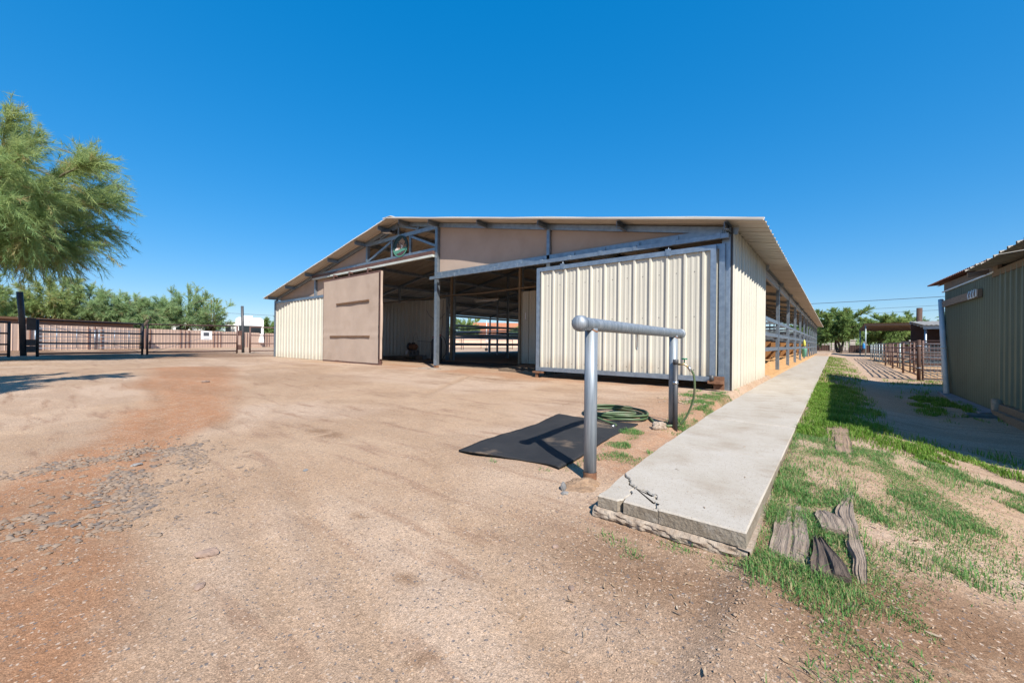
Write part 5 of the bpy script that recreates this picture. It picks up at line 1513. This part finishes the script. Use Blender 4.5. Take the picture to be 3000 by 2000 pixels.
for k, (a, b) in enumerate(pen):
    corral_panel(a, b, 1.5, M['brown_pipe'], ('brown pipe pen panel beyond the barn, nearest section', 'brown pipe pen panel beyond the barn, middle section', 'brown pipe pen panel beyond the barn, far section')[k], 0, 4, 2, .03, 'pen panels beyond the barn')
wh = empty('wheeled_jack', (-24.3, 26.4, 0), .4, 'white trailer jack with small wheel standing beyond the barn rails', 'jack')
mb = MB(); mb.tube([(0, 0, .25), (0, 0, 2.7)], .035, 8); mb.tube([(-.2, 0, .9), (.25, 0, .9)], .025, 8); mb.build('stand', M['white'], wh)
mb = MB(); mb.tube([(0, -.05, .14), (0, .05, .14)], .14, 14); mb.build('wheel', M['rubber'], wh)

# ------------------------------------------------------------------ trees
def rot_about(v, k, t):
    return v * math.cos(t) + np.cross(k, v) * math.sin(t) + k * np.dot(k, v) * (1 - math.cos(t))
def make_tree(name, base, h, spread, leaf, bark, lab, seed, twigs=900, per=26, sl=.16, sw=.012, trunks=3, lean=(0, 0), droop=.25, low=.25, spray=.55,
              tan=.12, trunk_r=.14, up=.35, crown_c=None, group=None, cat='tree', yellow=.4, nl=26, even=1.0):
    r = np.random.default_rng(seed)
    root = empty(name, base, 0, lab, cat, group)
    mb = MB(); tips = []
    # limbs grow from the trunk towards points spread through the crown
    ctr = np.array(crown_c if crown_c is not None else (lean[0], lean[1], h * .62))
    rad = np.array([spread, spread, h * .40])
    limb_ends = []
    for k in range(nl):
        z = 1 - 2 * (k + .5) / nl; z = z * .9 + .08
        t = k * 2.39996 + r.uniform(-.3, .3)
        q = math.sqrt(max(0, 1 - z * z))
        d = np.array([q * math.cos(t), q * math.sin(t), z])
        rr = r.uniform(.5 + .25 * (1 - even), .98)
        limb_ends.append(ctr + d * rad * rr * (1 + .22 * even * math.sin(3 * t + seed)))
    for t in range(trunks):
        a = 2 * PI * t / trunks + r.uniform(0, 1)
        b0 = np.array([.12 * math.cos(a), .12 * math.sin(a), -.1]) * (trunks > 1)
        fork = np.array([ctr[0] * .5 + .16 * spread * math.cos(a), ctr[1] * .5 + .16 * spread * math.sin(a), ctr[2] * r.uniform(.42, .6)])
        mid = (b0 + fork) / 2 + r.normal(0, .05 * spread, 3) * np.array([1, 1, .3])
        mb.tube(smooth([b0, mid, fork], 3), [trunk_r * (1 - .07 * i) for i in range(7)][:len(smooth([b0, mid, fork], 3))], 7)
        for k in range(t, nl, trunks):
            e = limb_ends[k]
            m1 = fork + (e - fork) * .5 + np.array([0, 0, .08 * h]) + r.normal(0, .06 * spread, 3)
            s_ = smooth([fork, m1, e], 4)
            R0 = trunk_r * .42
            mb.tube(s_, [max(.012, R0 * (1 - .85 * i / (len(s_) - 1))) for i in range(len(s_))], 5, cap=False)
            P = np.array([list(p) for p in s_])
            for _ in range(max(1, twigs // nl)):
                u = r.uniform(.30, 1.0)
                i = min(int(u * (len(P) - 1)), len(P) - 2); f = u * (len(P) - 1) - i
                p = P[i] * (1 - f) + P[i + 1] * f
                out = (p - ctr) / rad; out = out / (np.linalg.norm(out) + 1e-6)
                d = out * .8 + r.normal(0, .5, 3) + np.array([0, 0, up])
                d /= np.linalg.norm(d)
                tips.append((p, d))
    mb.build('trunk', bark, root, fixn=False)
    # sprays: long thin leaflets along each arching twig
    n = len(tips)
    P = np.array([t[0] for t in tips]); D = np.array([t[1] for t in tips])
    Lw = r.uniform(.5, 1.15, n) * spray * spread * .42
    u = r.random((n, per)) ** .75
    pos = P[:, None, :] + D[:, None, :] * (u * Lw[:, None])[..., None]
    pos[..., 2] -= droop * (u ** 2) * Lw[:, None]
    tang = D[:, None, :] * np.ones((n, per, 1)); tang[..., 2] -= 2 * droop * u
    side = r.normal(0, 1, (n, per, 3))
    ld = tang * .9 + side * .48
    ld /= np.linalg.norm(ld, axis=2, keepdims=True)
    wv_ = np.cross(ld, r.normal(0, 1, (n, per, 3))); wv_ /= np.linalg.norm(wv_, axis=2, keepdims=True) + 1e-6
    ln = sl * r.uniform(.6, 1.4, (n, per, 1)); wd = sw * r.uniform(.7, 1.4, (n, per, 1))
    a = pos - wv_ * wd; b = pos + wv_ * wd; c = pos + ld * ln
    V = np.stack([a, b, c], 2).reshape(-1, 3)
    T = np.arange(len(V)).reshape(-1, 3)
    tw = r.random((n, 1)) * .7 + r.random((n, per)) * .3
    top = np.clip((pos[..., 2] - (ctr[2] - rad[2])) / (2 * rad[2]), 0, 1)
    t1 = np.clip(tw * .55 + yellow * top, 0, 1)
    t2 = (r.random((n, 1)) < tan) * (.3 + .7 * r.random((n, per)))
    tint = np.repeat(np.stack([t1, t2 * np.ones_like(t1), t1 * 0], -1).reshape(-1, 3), 3, axis=0)
    np_mesh('crown', V, T, leaf, tint, root)
    return root

make_tree('palo_verde_tree', (-21.15, -2.05, 0), 7.2, 3.55, M['pv_leaf'], M['bark'], 'big feathery palo verde tree cut by the left picture edge', 3, twigs=5600, per=50, sl=.21, sw=.0062, nl=46, even=.5,
          trunks=4, crown_c=(1.35, 1.3, 5.25), droop=.30, tan=.10, trunk_r=.17, spray=.62, yellow=.5)
make_tree('palo_verde_tree', (-8.3, -3.0, -.1), 5.2, 1.5, M['pv_leaf'], M['bark'], 'palo verde just outside the left picture edge, seen only by its shadow', 9, twigs=900, per=30, sl=.2, sw=.012, trunks=2, crown_c=(.1, .3, 3.9))
def at_px(t, k):   # direction (tan of horizontal picture angle) and depth -> x, y
    s, c = math.sin(math.radians(38.95)), math.cos(math.radians(38.95))
    return ((-s + t * c) * k, (c + t * s) * k)
for (t, k, h, spd, leaf, bark, lab, seed, kw) in (
    (-1.30, 31, 5.0, 2.6, 'pv_leaf', 'bark', 'pale green palo verde behind the fence, farthest left', 21, {}),
    (-1.16, 33, 5.6, 2.6, 'pv_leaf', 'bark', 'yellow green palo verde behind the fence beside the dark gate post', 22, dict(yellow=.7)),
    (-1.06, 35, 5.3, 2.9, 'pv_leaf2', 'bark', 'tall palo verde with a yellowish top behind the fence', 23, dict(yellow=.6)),
    (-.97, 36, 4.6, 2.9, 'pv_leaf2', 'bark', 'rounded green palo verde above the shaded gate leaf', 24, {}),
    (-.90, 38, 4.4, 2.5, 'pv_leaf2', 'bark', 'blue green palo verde at the meeting of the two gate leaves', 25, {}),
    (-.82, 40, 5.4, 2.9, 'pv_leaf2', 'dark_bark', 'spiky open tree with bare limbs left of the motorhome', 26, dict(up=.7, droop=.05, twigs=900, spray=.7)),
    (-.755, 42, 4.6, 2.2, 'pv_leaf', 'dark_bark', 'thin half bare tree just in front of the motorhome', 27, dict(up=.6, droop=.05, twigs=420, spray=.8)),
    (-.60, 75, 4.6, 3.2, 'mq_leaf', 'dark_bark', 'small far tree between the motorhome and the barn corner', 28, dict(sl=.3, sw=.03, per=20))):
    x, y = at_px(t, k)
    h *= 1.22
    a = dict(twigs=1300, per=30, sl=.28, sw=.013, trunks=3, droop=.2, low=.1, tan=.08, crown_c=(0, 0, h * .56))
    a.update(kw)
    make_tree('palo_verde_tree', (x, y, 0), h, spd, M[leaf], M[bark], lab, seed, **a)
for (x, y, h, spd, lab, seed, kw) in (
    (.6, 71, 6.9, 3.5, 'dense green mesquite tree beyond the end of the footpath', 41, dict(twigs=1500)),
    (-2.6, 79, 7.0, 4.0, 'dark green tree behind the far end of the barn roof', 42, dict(twigs=700)),
    (5.4, 78, 6.2, 3.8, 'yellow green mesquite beside the shade roof post', 43, dict(yellow=.9)),
    (9.5, 92, 6.4, 4.5, 'green tree behind the corral under the shade roof', 44, {}),
    (15.5, 90, 6.2, 4.6, 'broad green tree behind the rusty pipe column', 45, {}),
    (21, 86, 6.6, 4.6, 'tall green tree behind the shed at the far right', 46, {}),
    (28, 96, 6.5, 5.0, 'green tree mostly hidden behind the green shed', 47, {})):
    a = dict(twigs=1300, per=26, sl=.34, sw=.045, trunks=3, droop=.15, tan=.04, crown_c=(0, 0, h * .56), trunk_r=.2)
    a.update(kw)
    make_tree('mesquite_tree', (x, y, -.2), h, spd, M['mq_leaf'], M['dark_bark'], lab, seed, **a)
for (x, y, h, spd, lab, seed) in ((-48.5, 47.5, 5.4, 3.4, 'bushy green tree seen through the middle of the barn aisle', 61), (-56, 42, 4.6, 3.0, 'yellow green bush tree beside the distant cactus', 62), (-45, 57.5, 4.4, 2.2, 'small pale tree in front of the orange roofed house', 63),
                                  (-44, 66, 5.0, 3.0, 'green tree right of the orange roofed house', 64), (-62, 52, 4.6, 4.0, 'low dark green tree beyond the field wall', 65), (-40, 72, 4.6, 4.0, 'low green tree at the right edge of the aisle view', 66)):
    make_tree('mesquite_tree', (x, y, 0), h, spd, M['mq_leaf'], M['dark_bark'], lab, seed, twigs=700, per=22, sl=.32, sw=.045, trunks=2, droop=.15, tan=.04, crown_c=(0, 0, h * .5), yellow=.7)
# far belt of desert trees that closes the horizon
V = []; TT = []
r = np.random.default_rng(77)
nb_ = 26000
th = r.uniform(-1.15, 1.15, nb_); th0 = math.radians(38.95)
R_ = r.uniform(150, 260, nb_)
hh = 3.2 + 2.6 * N1(th * 14 + 20, R_ * .03) 
dirx = -np.sin(th0 - th); diry = np.cos(th0 - th)
p = np.stack([dirx * R_, diry * R_, r.random(nb_) ** .8 * hh], 1)
a = r.normal(0, 1, (nb_, 3)); b = r.normal(0, 1, (nb_, 3)); s_ = r.uniform(.35, .8, (nb_, 1))
a /= np.linalg.norm(a, axis=1, keepdims=True); b /= np.linalg.norm(b, axis=1, keepdims=True)
V = np.stack([p - a * s_, p + a * s_, p + b * s_ * 1.6], 1).reshape(-1, 3)
tt = np.repeat(np.stack([.8 * N2(th * 60 + 30, R_ * .1), .1 * r.random(nb_)], 1), 3, axis=0)
belt = np_mesh('far_treeline', V, np.arange(len(V)).reshape(-1, 3), M['mq_leaf'], tt)
tag(belt, 'far belt of low desert trees along the horizon', kind='stuff')

# ------------------------------------------------------------------ grass, gravel, litter
def scatter(n, x0, x1, y0, y1, dens, seed):
    r = np.random.default_rng(seed)
    x = r.uniform(x0, x1, n); y = r.uniform(y0, y1, n)
    k = r.random(n) < dens(x, y)
    return x[k], y[k], r
def blades(name, x, y, r, hmin, hmax, w, m, dry, label, lean=.9):
    n = len(x); z = gz(x, y)
    t = r.uniform(0, 2 * PI, n); l = r.uniform(.1, lean, n)
    h = r.uniform(hmin, hmax, n) * (.55 + .95 * ss(.3, .7, fbm(N2, x * 4.5 + 11, y * 4.5)))
    dx, dy = np.cos(t), np.sin(t)
    wx, wy = -dy * w * r.uniform(.7, 1.3, n), dx * w * r.uniform(.7, 1.3, n)
    b = np.stack([x, y, z - .004], 1)
    m1 = b + np.stack([dx * l * h * .35, dy * l * h * .35, h * .62], 1)
    tp = b + np.stack([dx * l * h, dy * l * h, h * (1 - .35 * l)], 1)
    W = np.stack([wx, wy, 0 * wx], 1)
    V = np.stack([b - W, b + W, m1 - W * .75, m1 + W * .75, tp], 1).reshape(-1, 3)
    base = (np.arange(n) * 5)[:, None]
    T = np.concatenate([base + [0, 1, 3], base + [0, 3, 2], base + [2, 3, 4]], 0)
    c = np.stack([np.clip(r.random(n) * .7 + .3 * N1(x * 3, y * 3), 0, 1), (r.random(n) < dry) * r.uniform(.5, 1, n)], 1)
    o = np_mesh(name, V, T, m, np.repeat(c, 5, axis=0)); tag(o, label, kind='stuff'); return o
x, y, r = scatter(330000, -.32, 1.6, 1.3, 4.6, lambda x, y: grass_density(x, y) * .95, 5)
blades('grass', x, y, r, .009, .030, .0017, M['grass'], .30, 'short green turf between the old timbers and the footpath')
x, y, r = scatter(190000, -.32, 1.8, 4.6, 11, lambda x, y: grass_density(x, y) * .9, 6)
blades('grass', x, y, r, .025, .075, .0028, M['lushgrass'], .08, 'bright lush grass along the footpath by the shed shadow')
x, y, r = scatter(90000, -.32, 3.6, 11, 42, lambda x, y: grass_density(x, y) * .6, 7)
blades('grass', x, y, r, .03, .08, .006, M['lushgrass'], .15, 'green grass verge along the far footpath')
x, y, r = scatter(110000, -2.0, -.98, 2.1, 7.3, lambda x, y: grass_density(x, y) * .8, 8)
blades('grass', x, y, r, .012, .035, .0018, M['grass'], .1, 'sparse grass tufts round the hitching rail and path edge')
rr = random.Random(8); xs_, ys_ = [], []
for (ax, ay, bx, by, k) in ((-.222, 2.0, -.24, 2.9, 190), (-.066, 2.02, -.10, 2.85, 170), (-.24, 2.86, -.10, 2.86, 130), (-.21, 1.97, -.07, 1.965, 50), (-.075, 2.02, -.075, 2.45, 90), (.068, 2.0, -.05, 2.45, 110), (-.07, 1.965, .07, 1.965, 45),
                            (.065, 2.05, .02, 2.7, 120), (.118, 2.06, .10, 2.7, 110), (.10, 2.7, .10, 3.3, 90), (.02, 2.72, .06, 3.3, 90), (-.05, 2.42, -.04, 2.7, 70), (-.04, 2.7, .02, 2.66, 40), (-.05, 4.0, -.06, 5.4, 200), (.12, 3.8, .12, 5.4, 200)):
    for _ in range(k):
        t = rr.random(); xs_.append(ax + (bx - ax) * t + rr.gauss(0, .012)); ys_.append(ay + (by - ay) * t + rr.gauss(0, .012))
blades('grass', np.array(xs_), np.array(ys_), np.random.default_rng(19), .02, .055, .0019, M['grass'], .3, 'uneven grass growing over the edges of the old timbers', 1.2)
xs_, ys_ = [], []
for (cx, cy, k, rad) in ((-.875, 2.165, 60, .02), (-.60, 1.90, 60, .04), (-.52, 1.885, 40, .03), (-.78, 1.77, 50, .045), (-.86, 1.8, 30, .03), (-.69, 1.70, 40, .03), (-.36, 1.86, 80, .05), (.12, 1.62, 140, .07), (.02, 1.40, 90, .06), (-.02, 1.22, 50, .04), (.3, 1.55, 100, .07),
                         (-1.60, 2.36, 25, .03), (-2.0, 2.26, 12, .02), (-19.2, 7.35, 40, .15), (-16.7, 7.35, 30, .12), (-1.2, 7.75, 60, .07), (-1.16, 9.4, 50, .06)):
    for _ in range(k):
        xs_.append(rr.gauss(cx, rad)); ys_.append(rr.gauss(cy, rad * .8))
blades('grass', np.array(xs_), np.array(ys_), np.random.default_rng(9), .010, .032, .0018, M['grass'], .05, 'small stray grass tufts in cracks and bare soil', 1.3)

def stones(name, x, y, r, smin, smax, flat, m, tint, label, sink=.25):
    n = len(x); z = gz(x, y)
    s = smin + (smax - smin) * r.random(n) ** 2.2
    oc = np.array([[1, 0, 0], [0, 1, 0], [-1, 0, 0], [0, -1, 0], [0, 0, 1], [0, 0, -1]], float)
    oc = np.concatenate([oc, np.array([[.72, .62, .45], [-.66, .6, .4]])])
    V = oc[None] * (1 + r.uniform(-.3, .3, (n, 8, 1))) * s[:, None, None]
    V[..., 0] *= r.uniform(.8, 1.5, (n, 1)); V[..., 2] *= flat * r.uniform(.7, 1.3, (n, 1))
    t = r.uniform(0, 2 * PI, n); c, q = np.cos(t)[:, None], np.sin(t)[:, None]
    X_, Y_ = V[..., 0] * c - V[..., 1] * q, V[..., 0] * q + V[..., 1] * c
    V = np.stack([X_ + x[:, None], Y_ + y[:, None], V[..., 2] + (z + s * flat * (.5 - sink))[:, None]], 2).reshape(-1, 3)
    F = np.array([[0, 6, 4], [6, 1, 4], [1, 7, 4], [7, 2, 4], [2, 3, 4], [3, 0, 4], [0, 1, 6], [1, 2, 7]])
    T = (F[None] + (np.arange(n) * 8)[:, None, None]).reshape(-1, 3)
    o = np_mesh(name, V, T, m, np.repeat(tint(r, n), 8, axis=0)); tag(o, label, kind='stuff'); return o
def wedge(x, y, far):
    d = np.hypot(x, y); return (d < far) & (d > .25)
def path_free(x, y): return 1 - ss(-1.15, -1.05, x) * (1 - ss(-.33, -.28, x)) * (y > 1.93) - ((x > -2.5) & (x < -1.52) & (y > 2.4) & (y < 4.0))
tint_p = lambda r, n: np.stack([r.random(n), (r.random(n) < .07) * r.uniform(.4, 1, n)], 1)
def dens_p(x, y):
    d = np.hypot(x, y)
    return path_free(x, y) * np.clip(1.1 / (d ** 1.3 + .3), 0, 1) * (.35 + .65 * ss(.35, .6, fbm(N1, x * .9 + 3, y * .9))) * (1 - .6 * grass_density(x, y)) * (1 - .7 * (1 - ss(.25, .6, dist_path(x, y, [(-4.6, .55), (-3.8, .14), (-2.9, -.04), (-2.1, -.05), (-1.3, -.1)]))))
x, y, r = scatter(150000, -6.5, 1.8, -.3, 4.5, dens_p, 15)
stones('gravel', x, y, r, .0016, .0050, .65, M['pebble'], tint_p, 'fine pale gravel grains loose on the dirt yard')
x, y, r = scatter(9000, -9, 3.5, -.3, 7.0, lambda x, y: path_free(x, y) * .30, 16)
stones('gravel', x, y, r, .003, .011, .6, M['pebble'], tint_p, 'scattered small pebbles across the dirt yard')
# rocky patch at the left: stones set in the soil
def dens_r(x, y):
    a = dist_path(x, y, [(-4.6, -.25), (-4.5, .2), (-4.55, .62)])
    b = dist_path(x, y, [(-4.3, .75), (-3.75, .62), (-3.35, .42), (-3.05, .22), (-3.1, .02)])
    w = np.maximum(1 - ss(.10, .22, a), 1 - ss(.16, .34, b))
    return w * ss(.38, .6, fbm(N2, x * 4.5, y * 4.5)) * .6 + .03 * (b < .7)
x, y, r = scatter(30000, -5.2, -2.5, -.4, 1.2, dens_r, 18)
stones('embedded_stones', x, y, r, .004, .021, .55, M['rockpatch'], lambda r, n: np.stack([r.random(n), (r.random(n) < .3) * r.uniform(.2, .8, n)], 1), 'patch of small grey and tan stones set in the soil', .32)
x, y, r = scatter(700, -2.0, -1.2, 5.6, 6.9, lambda x, y: .7 * np.exp(-(((x + 1.62) / .22) ** 2 + ((y - 6.0) / .35) ** 2)), 19)
stones('gravel', x, y, r, .01, .028, .55, M['pebble'], lambda r, n: np.stack([.5 + .5 * r.random(n), (r.random(n) < .2) * .6], 1), 'small pale stones heaped by the far path edge')

def leaves(n, x0, x1, y0, y1, dens, seed, lmin, lmax, wr, label, name='leaf_litter'):
    x, y, r = scatter(n, x0, x1, y0, y1, dens, seed)
    n = len(x); z = gz(x, y)
    t = r.uniform(0, 2 * PI, n); L_ = r.uniform(lmin, lmax, n); W_ = L_ * wr * r.uniform(.6, 1.3, n)
    dx, dy = np.cos(t), np.sin(t); cu = r.uniform(.0, .25, n) * L_
    def pt(u, v, hz_): return np.stack([x + dx * L_ * u - dy * W_ * v, y + dy * L_ * u + dx * W_ * v, z + .003 + hz_], 1)
    bend = r.uniform(-.6, .6, n)
    V = np.stack([pt(-.5, bend * .5, cu), pt(-.15, .5, cu * .2 + .002), pt(-.15, -.5, cu * .1), pt(.2, .45, cu * .2 + .002), pt(.2, -.45, cu * .1), pt(.5, bend * .6, cu * .9)], 1).reshape(-1, 3)
    F = np.array([[0, 2, 1], [1, 2, 4], [1, 4, 3], [3, 4, 5]])
    T = (F[None] + (np.arange(n) * 6)[:, None, None]).reshape(-1, 3)
    c = np.stack([r.random(n), (r.random(n) < .25) * r.random(n)], 1)
    o = np_mesh(name, V, T, M['litter'], np.repeat(c, 6, axis=0)); tag(o, label, kind='stuff')
lit = lambda x, y: np.maximum(.9 * np.exp(-(((x + .3) / .75) ** 2 + ((y - 1.5) / .4) ** 2)), .7 * ss(-.3, .3, x) * (1 - ss(1.2, 2, x)) * ss(.6, 1.2, y) * (1 - ss(2.6, 3.4, y))) * path_free(x, y)
leaves(8000, -1.4, 1.6, .7, 3.4, lit, 25, .006, .028, .10, 'dry straw and twig litter on the dark soil by the slab')
leaves(330, -1.2, 1.6, .7, 3.0, lit, 26, .018, .046, .24, 'fallen dry leaves scattered by the timbers')
leaves(1500, -5, 0, .1, 6, lambda x, y: .35 * path_free(x, y), 27, .01, .04, .07, 'thin twigs and straw scattered on the gravel yard')
leaves(500, -1.15, -.3, 2.0, 9, lambda x, y: .12 + 0 * x, 28, .01, .03, .2, 'specks of straw lying on the footpath')
for o in list(COL.objects)[-1:]:
    o.location.z = .0
    co = np.empty(len(o.data.vertices) * 3, np.float32); o.data.vertices.foreach_get('co', co); co = co.reshape(-1, 3); co[:, 2] += WZ + .115 + .003; co[:, 2] = np.maximum(co[:, 2], WZ + .003); o.data.vertices.foreach_set('co', co.ravel()); o.data.update()
print('objects', len(bpy.data.objects), 'tris', sum(len(m.polygons) for m in bpy.data.meshes))
